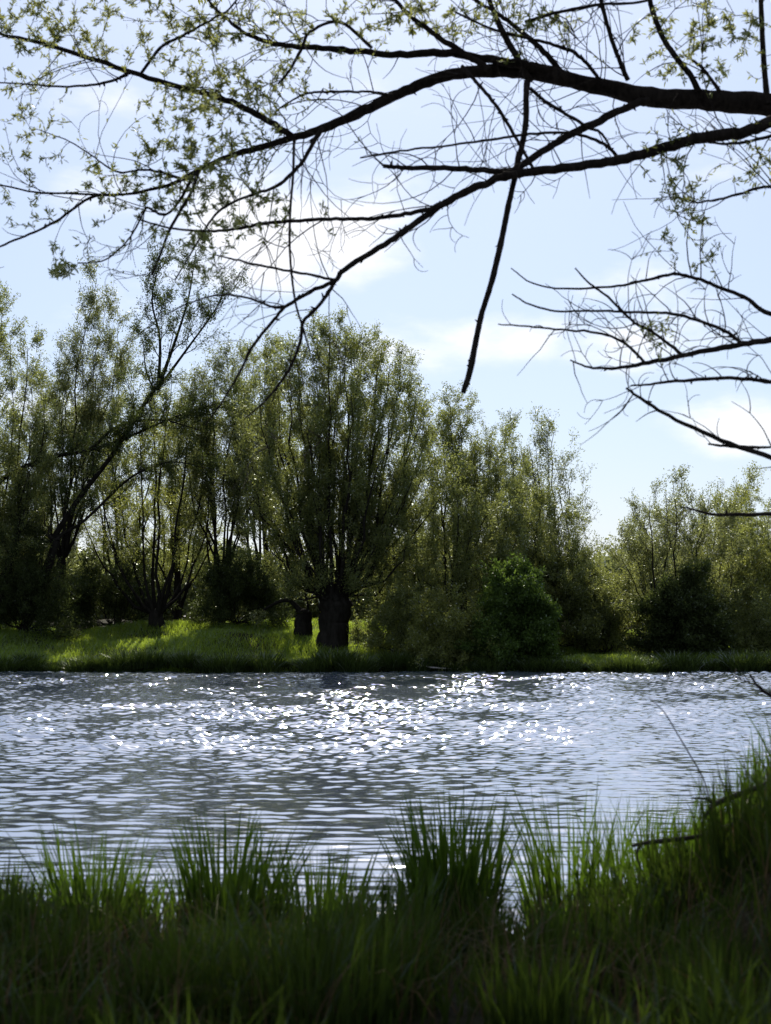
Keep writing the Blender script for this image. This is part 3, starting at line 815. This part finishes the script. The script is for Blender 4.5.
fb = Bag(); rj = np.random.default_rng(3)
pix_tube(fb, [(900, 830, 6, .3), (850, 778, 6, .3), (800, 765, 6.0, 0.2), (771, 782, 6.5), (745, 792, 7), (724, 800, 7), (713, 806, 6), (704, 818, 4)], 7.8, 8, 0.06, rj)
pix_tube(fb, [(714, 804, 4.5), (706, 799, 3.5), (692, 798, 2.0)], 7.8, 6)
pix_tube(fb, [(735, 795, 4), (752, 790, 3), (775, 790, 2)], 7.8, 6)
o = link('forked_branch', fb.mesh('forked_branch'), M_dead)
tag(o, 'dead forked branch poking left out of the grassy mound at the right edge', 'branch')
fb = Bag()
pix_tube(fb, [(900, 880, 7, .2), (850, 822, 7, .2), (790, 808, 7, 0.1), (760, 818, 7), (735, 824, 7), (700, 836, 6), (670, 840, 6), (645, 843, 5), (632, 846, 4)], 8.1, 8, 0.07, rj)
pix_tube(fb, [(643, 843, 4), (637, 853, 3), (640, 868, 2)], 8.1, 6)
o = link('fallen_branch', fb.mesh('fallen_branch'), M_dead)
tag(o, 'longer dead branch lying low across the grass below the forked one', 'branch')
fb = Bag()
pix_tube(fb, [(716, 830, 2.0), (705, 783, 1.8), (690, 755, 1.8), (677, 733, 1.6), (664, 712, 1.4), (648, 697, 0.8)], 8.4, 5)
o = link('dead_stalk', fb.mesh('dead_stalk'), M_dead)
tag(o, 'thin dead stalk leaning left over the water above the forked branch', 'stalk')

# ------------------------------------------------------------------ the overhanging willow in front
YT = 10.6
tx = (1010 - W / 2) / FPX * YT
tz = float(terrain(tx, YT)) - 0.15
trunk_base = np.array([tx + 0.3, YT, tz])
willow = thing('overhanging_willow', trunk_base, 'willow whose dark boughs and fresh leafy twigs reach in from the right across the top', 'tree')
rw = np.random.default_rng(42)


def WP(px, py, Y): return at(px, py, Y)


crotchA = at(985, 95, YT); crotchF = at(1000, 330, YT)
tb = Bag()
P = catmull(np.stack([trunk_base, crotchF + [0.15, 0, -1.2], crotchF, crotchA + [0.05, 0, 0.1], at(960, -150, YT + 0.3), at(930, -420, YT + 1.0)]), 6)
tb.tube(P, np.interp(np.linspace(0, 1, len(P)), [0, 0.1, 0.4, 0.7, 1], [0.42, 0.32, 0.26, 0.18, 0.06]) * (1 + rw.normal(0, 0.03, len(P))), 14)
link('trunk', tb.mesh('trunk', origin=trunk_base), M_bark_near, willow)

# authored boughs: (name, depth, [(px, py, width px, depth offset)])
BR = [
    ('bough', 10.6, [(985, 95, 40, 0), (900, 118, 34, 0), (840, 118, 31, 0), (790, 110, 29, 0), (760, 104, 27, 0), (700, 100, 25, 0), (650, 97, 23, 0), (600, 87, 20, .1), (560, 78, 18, .1), (520, 72, 17, .2),
                     (480, 71, 15, .2), (440, 78, 14, .2), (405, 91, 13, .3), (370, 108, 12, .3), (330, 126, 11, .3), (292, 138, 9, .4), (250, 150, 8, .4), (215, 162, 6, .5), (175, 182, 5, .5), (130, 194, 3.5, .5),
                     (80, 194, 3, .6), (35, 192, 2.5, .6), (0, 185, 2, .6), (-30, 180, 1.4, .6)]),
    ('bough', 10.6, [(950, 105, 22, -.2), (880, 105, 18, -.3), (800, 112, 16, -.4), (771, 122, 14, -.5), (740, 133, 13.5, -.5), (700, 138, 13, -.5), (660, 149, 12, -.5), (620, 160, 11, -.5), (580, 166, 10.5, -.5), (530, 172, 10, -.5),
                     (500, 178, 9, -.5), (470, 190, 9, -.5), (440, 206, 8, -.5), (410, 227, 7, -.6), (385, 244, 6.5, -.6), (345, 269, 6, -.6), (335, 281, 5, -.6), (310, 292, 4.5, -.6), (285, 306, 4, -.6), (270, 306, 3, -.6),
                     (252, 299, 2.5, -.6), (225, 295, 2.2, -.6), (195, 301, 1.8, -.6), (160, 318, 1.4, -.6), (130, 342, 1.0, -.6)]),
    ('branch', 10.6, [(655, 98, 12, 0), (632, 106, 9, -.1), (600, 120, 9, -.2), (560, 141, 8.5, -.3), (525, 163, 8, -.4), (505, 175, 7, -.5)]),
    ('branch', 10.7, [(575, 80, 14, 0), (545, 70, 13, 0), (510, 63, 11, 0), (475, 57, 10, .1), (440, 53, 9.5, .1), (400, 55, 8.5, .1), (350, 51, 7.5, .2), (310, 47, 7, .2), (275, 44, 6, .3), (245, 33, 5, .3), (226, 18, 4, .3), (210, 2, 3.4, .4), (195, -25, 3, .4)]),
    ('branch', 10.9, [(295, 138, 8, 0), (285, 132, 8, 0), (262, 117, 8, .1), (225, 100, 7.5, .1), (190, 90, 7, .2), (140, 75, 6.5, .2), (90, 58, 6, .3), (40, 43, 5, .3), (0, 34, 4, .4), (-40, 28, 3.5, .4)]),
    ('branch', 10.2, [(520, 173, 8, 0), (495, 171, 7, 0), (460, 169, 6.5, 0), (430, 168, 6, 0), (405, 168, 5.5, 0), (383, 166, 4.5, 0)]),
    ('branch', 10.0, [(452, 200, 7, 0), (430, 209, 5.5, 0), (400, 215, 5, 0), (368, 219, 4.5, 0), (330, 219, 4.3, 0), (300, 221, 4, 0), (262, 224, 4, 0), (230, 230, 3.5, 0), (200, 231, 3, 0), (170, 228, 2.4, 0), (140, 220, 2, 0)]),
    ('broken_branch', 10.3, [(527, 82, 8, .2), (526, 97, 7, 0), (526, 118, 7, 0), (523, 140, 7, 0), (517, 165, 7, 0), (513, 185, 6.5, 0), (508, 207, 7, 0), (502, 237, 7, 0), (492, 280, 7, -.1), (482, 312, 6.5, -.1), (475, 345, 7, -.1), (470, 370, 7.5, -.1), (463, 393, 6, -.1)]),
    ('branch', 10.7, [(530, 82, 9, 0), (522, 66, 8, 0), (510, 46, 8, .1), (500, 26, 7, .1), (490, 2, 6, .2), (482, -30, 5, .2)]),
    ('branch', 10.8, [(566, 78, 8, 0), (553, 62, 7, 0), (540, 48, 7, 0), (522, 32, 6, .1), (500, 15, 5, .1), (478, 2, 4, .2), (450, -18, 3, .2)]),
    ('branch', 10.4, [(490, 70, 8, 0), (468, 56, 7, 0), (440, 38, 6.5, 0), (418, 22, 6, .1), (402, 8, 5, .1), (385, -14, 4, .1)]),
    ('branch', 10.6, [(604, 86, 5, 0), (592, 70, 4.5, 0), (575, 53, 4.5, -.1), (550, 44, 4, -.1), (525, 38, 3.6, -.1), (490, 28, 3, -.1), (455, 12, 2.5, -.1)]),
    ('branch', 10.5, [(628, 80, 6, 0), (620, 62, 5.5, 0), (610, 34, 5, 0), (602, 4, 5, 0), (597, -25, 4, 0)]),
    ('branch', 10.5, [(699, 92, 8, 0), (690, 75, 7, 0), (678, 60, 7, 0), (664, 40, 6.5, .1), (655, 18, 6.5, .1), (649, -4, 6, .1), (645, -30, 5, .1)]),
    ('branch', 10.4, [(720, 92, 5, 0), (710, 78, 4, 0), (700, 66, 4, 0), (692, 60, 3, 0)]),
    ('branch', 10.4, [(768, 104, 8, 0), (766, 88, 7, 0), (763, 50, 6.5, 0), (761, 5, 6, 0), (760, -30, 6, 0)]),
    ('branch', 10.3, [(462, 66, 4.5, 0), (480, 86, 4.2, -.1), (498, 108, 4, -.2), (516, 138, 3.8, -.3), (533, 168, 3.5, -.4)]),
    ('branch', 10.3, [(530, 88, 4.5, 0), (545, 101, 4, 0), (566, 114, 4, 0), (588, 127, 3.8, 0), (602, 134, 3, 0), (615, 156, 2, 0)]),
    ('branch', 10.2, [(620, 158, 4, 0), (600, 142, 3.8, 0), (570, 133, 3.4, 0), (530, 134, 3.2, 0), (490, 140, 3, 0), (445, 146, 2.6, 0), (400, 151, 2.4, 0), (360, 158, 1.6, 0)]),
    ('branch', 10.5, [(322, 128, 6, 0), (312, 145, 5, -.1), (300, 165, 4.5, -.1), (280, 184, 4, -.1), (262, 192, 3.5, -.1), (238, 200, 3.2, -.1), (215, 215, 2.8, -.1), (196, 245, 2.2, -.1), (175, 280, 1.6, -.1)]),
    ('branch', 10.0, [(336, 279, 5, 0), (326, 296, 4.2, 0), (313, 312, 4, 0), (303, 322, 4, 0), (301, 338, 4, 0), (296, 354, 3.6, 0), (285, 376, 3.2, 0), (264, 402, 2.6, 0), (245, 418, 1.6, 0)]),
    ('branch', 10.0, [(285, 306, 4, 0), (272, 322, 3.6, 0), (252, 347, 3.2, 0), (240, 372, 2.8, 0), (222, 402, 2, 0), (205, 425, 1.2, 0)]),
    ('branch', 10.0, [(337, 281, 3.5, 0), (312, 275, 3, 0), (278, 269, 2.8, 0), (245, 262, 2.4, 0), (216, 255, 1.6, 0)]),
    ('branch', 10.5, [(392, 96, 6, 0), (370, 92, 3, 0), (345, 92, 3.2, 0), (318, 92, 3, 0), (300, 96, 2.4, 0), (280, 108, 1.8, 0)]),
    ('branch', 10.6, [(372, 48, 4, 0), (340, 22, 4, 0), (310, 32, 3.6, 0), (302, 48, 4, -.1), (290, 70, 3.4, -.1), (278, 84, 2.4, -.1)]),
    ('branch', 10.9, [(140, 75, 4, 0), (160, 48, 4, 0), (182, 36, 3.6, 0), (200, 26, 3.2, .1), (230, 8, 2.6, .1), (245, -15, 2, .1)]),
    ('branch', 10.9, [(130, 73, 4, 0), (108, 82, 3.5, 0), (80, 86, 3, 0), (45, 86, 2.5, 0), (10, 83, 2, 0), (-20, 84, 1.6, 0)]),
    ('branch', 10.9, [(185, 180, 4, 0), (150, 170, 3, .1), (118, 172, 2.4, .1), (95, 158, 2, .1), (70, 142, 1.6, .1), (40, 130, 1.2, .1)]),
    ('branch', 10.9, [(120, 194, 4, 0), (90, 198, 3.6, 0), (55, 222, 3.2, 0), (25, 236, 2.8, 0), (-5, 248, 2.4, 0), (-30, 255, 2, 0)]),
    ('branch', 10.9, [(195, 172, 4.5, 0), (180, 200, 3.5, -.1), (165, 215, 3.2, -.1), (148, 208, 3, -.1), (143, 214, 2.4, -.1), (128, 240, 2.2, -.1), (105, 260, 2, -.1), (78, 263, 1.6, -.1)]),
    ('branch', 10.8, [(200, 168, 4.5, 0), (190, 195, 4, 0), (172, 225, 3.6, 0), (160, 255, 3, 0), (152, 275, 2.2, 0)]),
    # lower boughs on the right
    ('bough', 9.8, [(1000, 330, 16, .8), (900, 318, 11, .4), (830, 326, 8, .1), (771, 340, 6.8, 0), (737, 345, 6.2, 0), (691, 354, 5.5, 0), (642, 364, 4.5, 0), (616, 368, 3.5, 0), (589, 367, 2.6, 0), (570, 360, 1.6, 0)]),
    ('branch', 9.8, [(742, 344, 4.5, 0), (725, 331, 4, 0), (691, 318, 3.5, 0), (661, 313, 3.2, .1), (625, 312, 2.8, .1), (593, 311, 2.6, .1), (555, 311, 2.3, .1), (529, 304, 2, .1), (512, 294, 1.5, .1)]),
    ('branch', 9.8, [(682, 355, 4, 0), (657, 335, 3.3, 0), (631, 320, 3, -.1), (608, 297, 2.6, -.1), (590, 284, 2.2, -.1), (575, 268, 1.5, -.1)]),
    ('branch', 9.8, [(645, 363, 3.4, 0), (623, 342, 3, 0), (597, 333, 2.8, .1), (555, 329, 2.3, .1), (525, 326, 2, .1), (498, 324, 1.4, .1)]),
    ('branch', 10.2, [(900, 318, 9, 0), (830, 325, 7, 0), (771, 314, 5.2, 0), (744, 297, 4.8, 0), (714, 285, 4.2, 0), (695, 278, 4, 0), (676, 274, 3.6, 0), (650, 279, 3.2, 0), (623, 285, 2.8, 0), (586, 288, 2.5, 0), (555, 288, 2.2, 0), (530, 282, 1.8, 0), (511, 268, 1.2, 0)]),
    ('branch', 9.6, [(960, 360, 10, .6), (850, 384, 6.5, .2), (800, 385, 5, 0), (771, 382, 4.4, 0), (737, 378, 4, 0), (691, 380, 3.6, 0), (650, 384, 2.6, 0), (630, 386, 1.6, 0)]),
    ('branch', 9.6, [(1000, 420, 11, .8), (870, 480, 8, .3), (800, 470, 6.2, 0), (771, 458, 5.4, 0), (721, 440, 4.8, 0), (669, 416, 4, 0), (642, 399, 3.4, 0), (626, 388, 2.4, 0)]),
    ('branch', 9.6, [(771, 447, 2.5, 0), (752, 447, 3.5, 0), (728, 446, 3.2, 0), (708, 444, 2, 0)]),
    ('branch', 9.4, [(1000, 450, 10, 1.0), (870, 500, 6.5, .4), (800, 512, 5, 0), (771, 514, 4.4, 0), (735, 515, 4, 0), (712, 514, 3.2, 0), (692, 509, 2.4, 0), (680, 507, 1.2, 0)]),
    ('branch', 10.3, [(880, 190, 6, 0), (820, 200, 4.5, 0), (771, 187, 3.6, 0), (740, 194, 3.2, 0), (715, 200, 2.6, 0), (690, 203, 1.8, 0)]),
    ('branch', 10.3, [(800, 128, 5, 0), (771, 136, 4, 0), (740, 143, 3.4, 0), (715, 143, 2.8, 0), (700, 140, 2, 0)]),
    ('branch', 9.0, [(900, 730, 6, 1), (800, 710, 4, .2), (768, 694, 3.4, 0), (757, 685, 2.8, 0), (750, 675, 1.8, 0)]),
    ('branch', 10.2, [(525, 22, 4, 0), (560, 12, 3.6, 0), (600, 4, 3.4, 0), (640, 2, 3, 0), (670, -8, 2.5, 0)]),
    ('branch', 10.3, [(294, 140, 3.4, 0), (293, 175, 3, -.1), (290, 215, 3, -.2), (290, 255, 2.8, -.3), (295, 300, 2.6, -.3), (303, 328, 2.4, -.3), (310, 352, 1.6, -.3)]),
]
nodes = []            # (px, py, depth, root branch) of every point that twigs may grow from
branch_bags = []
for bi, (nm, D, pts) in enumerate(BR):
    A = np.array([(p[0], p[1], p[2], D + (p[3] if len(p) > 3 else 0)) for p in pts], float)
    C = catmull(A, 6)
    nC = len(C)
    C[1:-1, 1] += rw.normal(0, 0.35, nC - 2) * np.minimum(1.6, C[1:-1, 2] * 0.12 + 0.5)
    P = at(C[:, 0], C[:, 1], C[:, 3])
    R = C[:, 2].clip(0.6) * 0.5 * px_size(10.5)
    R = R * 0.84 * (1 + np.abs(rw.normal(0, 0.06, nC)))
    bag = Bag(); bag.tube(P, R, 10 if C[:, 2].max() > 8 else 7)
    # short knobs, spurs and stubs on the bark
    for q in range(2, nC - 2):
        if rw.uniform() < 0.30 and C[q, 2] > 3:
            dv = rw.normal(size=3); dv[1] *= 0.4; dv = dv / np.linalg.norm(dv)
            l_ = R[q] + rw.uniform(0.008, 0.035)
            pp = np.stack([P[q], P[q] + dv * l_ * 0.7, P[q] + dv * l_])
            bag.tube(pp, np.array([0.010, 0.007, 0.002]) * rw.uniform(0.6, 1.2), 5)
    branch_bags.append(bag)
    for q in range(nC):
        if nm != 'broken_branch' and -90 < C[q, 0] < 860: nodes.append((C[q, 0], C[q, 1], C[q, 3], bi, C[q, 2]))

tw_bags = [Bag() for _ in BR]; lf = [[] for _ in BR]
nodes = np.array(nodes)

# --- bare twigs: long, thin, crossing each other
zone = lambda x, y: (0.9 if (300 < x < 640 and y < 215) else 1.5 if (x > 610 and 120 < y < 400) else 0.55 if x < 300 else 0.35)
TW = []
def grow_twig(x, y, D, bi, ang, ln, w0, depth=0):
    n = 7
    a_ = ang; pts = [(x, y, D)]
    curl = rw.normal(0, 0.16); dd = rw.normal(0, 0.06)
    for k in range(n):
        a_ += curl + rw.normal(0, 0.10)
        st = ln / n
        x += math.cos(a_) * st; y += math.sin(a_) * st; D += dd
        pts.append((x, y, D))
    pts = np.array(pts)
    TW.append((bi, pts, w0))
    if depth < 2 and ln > 30:
        for _ in range(rw.poisson(1.5 if depth == 0 else 0.8)):
            k = rw.integers(2, n)
            grow_twig(*pts[k], bi, ang + rw.choice([-1, 1]) * rw.uniform(0.35, 0.9), ln * rw.uniform(0.35, 0.65), w0 * 0.75, depth + 1)


cand = nodes[(nodes[:, 4] < 27)]
count = 0
for q in rw.permutation(len(cand)):
    x, y, D, bi, wpx = cand[q]
    p_ = zone(x, y) * (0.26 if wpx > 3 else 0.22)
    if rw.uniform() > p_ or not (-30 < x < 800): continue
    pts = cand[cand[:, 3] == bi]
    j = np.argmin((pts[:, 0] - x) ** 2 + (pts[:, 1] - y) ** 2); j2 = min(j + 3, len(pts) - 1); j1 = max(j2 - 6, 0)
    tang = math.atan2(pts[j2, 1] - pts[j1, 1], pts[j2, 0] - pts[j1, 0])
    ang = tang + rw.choice([-1, 1]) * rw.uniform(0.25, 1.25)
    if y > 230 and math.sin(ang) > 0.3 and x > 480: ang = -ang if rw.uniform() < 0.7 else ang
    ln = rw.uniform(30, 130) * (0.75 if wpx < 3 else 1.0)
    if y > 280 and x > 480: ln *= 0.6
    grow_twig(x, y, D, int(bi), ang, ln, min(wpx * 0.4, rw.uniform(0.8, 1.6)))
    count += 1
# the two drooping wisps at the right
for (x, y, a0, l_) in [(630, 396, 2.2, 75), (634, 395, 2.0, 60), (573, 360, 1.4, 45), (556, 333, 2.2, 60), (655, 388, 2.4, 30)]:
    j = np.argmin((nodes[:, 0] - x) ** 2 + (nodes[:, 1] - y) ** 2)
    grow_twig(nodes[j, 0], nodes[j, 1], nodes[j, 2], int(nodes[j, 3]), a0, l_, 1.2, 2)

# --- leafy twigs: reach for points spread through the leafy parts of the tree
LEAFY = [(120, 22, 130, 42, 1.0), (25, 110, 45, 125, .55), (205, 130, 75, 62, 1.0), (250, 60, 95, 55, .55), (160, 188, 65, 45, .8), (85, 215, 65, 35, .35), (275, 222, 70, 25, .4),
         (480, 14, 85, 22, .9), (400, 25, 60, 28, .35), (690, 40, 62, 48, .8), (745, 25, 45, 60, .6), (672, 165, 32, 50, .7), (690, 232, 28, 55, .7), (66, 268, 28, 7, 2.4), (195, 235, 45, 50, .45),
         (755, 150, 28, 60, .6), (652, 328, 18, 22, .6), (340, 22, 60, 30, .5), (580, 30, 60, 25, .25), (95, 170, 18, 18, 1.0), (230, 200, 60, 25, .6), (185, 260, 30, 25, .7)]
tg = []
for (cx, cy_, rx, ry, wgt) in LEAFY:
    k = int(wgt * rx * ry / 33)
    a_ = rw.uniform(0, 6.28, k); q_ = np.sqrt(rw.uniform(size=k))
    tg.append(np.stack([cx + rx * q_ * np.cos(a_), cy_ + ry * q_ * np.sin(a_)], -1))
tg = np.concatenate(tg)
pool = nodes[:, :4].copy()
pool_list = [pool]
dist0 = np.array([np.min((pool[:, 0] - x) ** 2 + (pool[:, 1] - y) ** 2) for x, y in tg])
LT = []
for q in np.argsort(dist0):
    x, y = tg[q]
    allp = np.concatenate(pool_list) if len(pool_list) > 1 else pool_list[0]
    d2 = (allp[:, 0] - x) ** 2 + (allp[:, 1] - y) ** 2
    j = np.argmin(d2)
    d = math.sqrt(d2[j])
    if d > 60 or d < 2: continue
    x0, y0, D0, bi = allp[j]
    n = 5
    tt = np.linspace(0, 1, n)
    sag = rw.normal(0, 0.14) * d
    nx, ny = -(y - y0) / d, (x - x0) / d
    D1 = D0 + rw.normal(0, 0.10)
    pts = np.stack([x0 + (x - x0) * tt + nx * sag * np.sin(tt * math.pi), y0 + (y - y0) * tt + ny * sag * np.sin(tt * math.pi), D0 + (D1 - D0) * tt], -1)
    LT.append((int(bi), pts, 0.9))
    pool_list = [allp, np.concatenate([pts[2:], np.full((n - 2, 1), bi)], 1)]

for (bi, pts, w0) in TW + LT:
    P = at(pts[:, 0], pts[:, 1], pts[:, 2])
    tw_bags[bi].tube(P, np.linspace(w0, max(0.48, w0 * 0.33), len(P)) * 0.5 * px_size(10.4), 5)


def leaf_w(x, y):
    s_ = 0
    for (cx, cy_, rx, ry, wgt) in LEAFY:
        s_ = s_ + wgt * np.exp(-1.2 * (((x - cx) / rx) ** 2 + ((y - cy_) / ry) ** 2))
    return s_


for src, rate in ((TW, 0.8), (LT, 1.0)):
    for (bi, pts, w0) in src:
        wgt = min(1.0, float(leaf_w(pts[-1, 0], pts[-1, 1])))
        if src is TW: wgt = wgt if wgt > 0.35 else 0.0
        k = rw.poisson(12.0 * rate * wgt * (1.4 if src is TW else 1.0))
        for _ in range(k):
            u = rw.uniform(0.25, 1.0) * (len(pts) - 1); i0 = min(int(u), len(pts) - 2); f_ = u - i0
            c_ = pts[i0] * (1 - f_) + pts[i0 + 1] * f_
            lf[bi].append(np.concatenate([c_, [math.atan2(pts[i0 + 1, 1] - pts[i0, 1], pts[i0 + 1, 0] - pts[i0, 0])]]))


def lance(pos, L_, Wd, d, r):
    """lance-shaped leaf: six points, gently folded and bent"""
    n = len(pos); d = nrm(d)
    s_ = nrm(np.cross(d, nrm(r.normal(size=(n, 3))))); u = np.cross(d, s_)
    def pt(a_, b_, c_): return pos + d * (L_ * a_)[:, None] + s_ * (Wd * b_)[:, None] + u * (L_ * c_)[:, None]
    V = np.stack([pt(0, 0, 0), pt(.3, .5, .03), pt(.65, .4, .05), pt(1, 0, -.05), pt(.65, -.4, .05), pt(.3, -.5, .03)], 1).reshape(-1, 3)
    i = np.arange(n)[:, None] * 6
    F = np.concatenate([np.concatenate([i, i + 1, i + 2, i + 5], 1), np.concatenate([i + 5, i + 2, i + 3, i + 4], 1)])
    return V, F


nl = 0
for bi, (nm, D, pts) in enumerate(BR):
    bo = link(nm, branch_bags[bi].mesh(nm, origin=trunk_base), M_bark_near, willow)
    if nm == 'broken_branch': bo['label'] = 'snapped bare branch hanging straight down from the main bough'
    if tw_bags[bi].n: tag(link('twigs', tw_bags[bi].mesh('twigs', origin=trunk_base), M_bark_near, bo), kind='stuff')
    if lf[bi]:
        A = np.array(lf[bi]); k = len(A)
        # each leaf position carries a small rosette of two to four leaves
        cnt = rw.integers(1, 4, k); rep = np.repeat(np.arange(k), cnt)
        A = A[rep]
        pos = at(A[:, 0], A[:, 1], A[:, 2]) + rw.normal(0, 0.009, (len(A), 3))
        dirs = np.stack([np.cos(A[:, 3]), np.zeros(len(A)), -np.sin(A[:, 3])], -1) * 0.55 + rw.normal(0, 0.6, (len(A), 3))
        V, F = lance(pos, rw.uniform(0.026, 0.062, len(A)), rw.uniform(0.0085, 0.0145, len(A)), dirs, rw)
        link('leaves', mesh_np('leaves', V - trunk_base, F), M_leaf_near, bo)
        nl += len(A)

# upper crown added to the willow, unseen above the frame, to shade the near bank
rc = np.random.default_rng(71)
hub = at(930, -420, YT + 1.0)
cr_st = []
for (ex, ey, ez) in [(-5, 22.5, 14.4), (-2.6, 21, 13.3), (0.3, 21.2, 13.4), (-0.5, 23.5, 14.8)]:
    Pc = bend(hub, np.array([ex, ey + 1.0, ez - 0.2], float), 11, 0.5, rc, 0.12)
    Rc = np.linspace(0.10, 0.012, 11); cr_st.append((Pc, Rc))
    lb = Bag(); lb.tube(Pc, Rc, 6); link('limb', lb.mesh('limb', origin=trunk_base), M_bark_near, willow)
hub2 = at(955, -200, YT + 0.4)  # unseen limbs added over the camera to hold skylight off the bank
for (ex, ey, ez) in [(-7, 13, 11.5), (-5, 10, 11), (-3, 12.5, 12), (-6, 6, 10), (-3, 7, 11), (-1, 10, 12), (-4, 2, 9.5), (-1, 4, 10.5), (1, 7, 11), (1, 12, 12.5), (3, 3, 10), (0, 0, 9.5), (4, 6, 10.5), (-2.5, -2, 9), (3, -1.5, 9.5), (6, 3, 10), (7, 8, 10), (6.5, -1, 9), (-6, -1, 8.5), (0.5, -4, 8.5)]:
    Pc = bend(hub2, np.array([ex, ey, ez], float), 11, 0.5, rc, 0.12)
    Rc = np.linspace(0.08, 0.012, 11); cr_st.append((Pc, Rc))
    lb = Bag(); lb.tube(Pc, Rc, 6); link('limb', lb.mesh('limb', origin=trunk_base), M_bark_near, willow)
bagc, (LV, LFc) = foliage_from(cr_st, rc, 1.0, 0.7, 1.5, 16, 8, 6, 0.13, 0.05, 0.45, 0.2, 0.9, 0.1)
tag(link('twigs', bagc.mesh('twigs', False, trunk_base), M_bark_near, willow), kind='stuff')
link('crown', mesh_np('crown', LV - trunk_base, LFc), M_leaf_near, willow)

print('leaves far', NLEAF, 'near', nl, 'twigs', len(TW), len(LT))
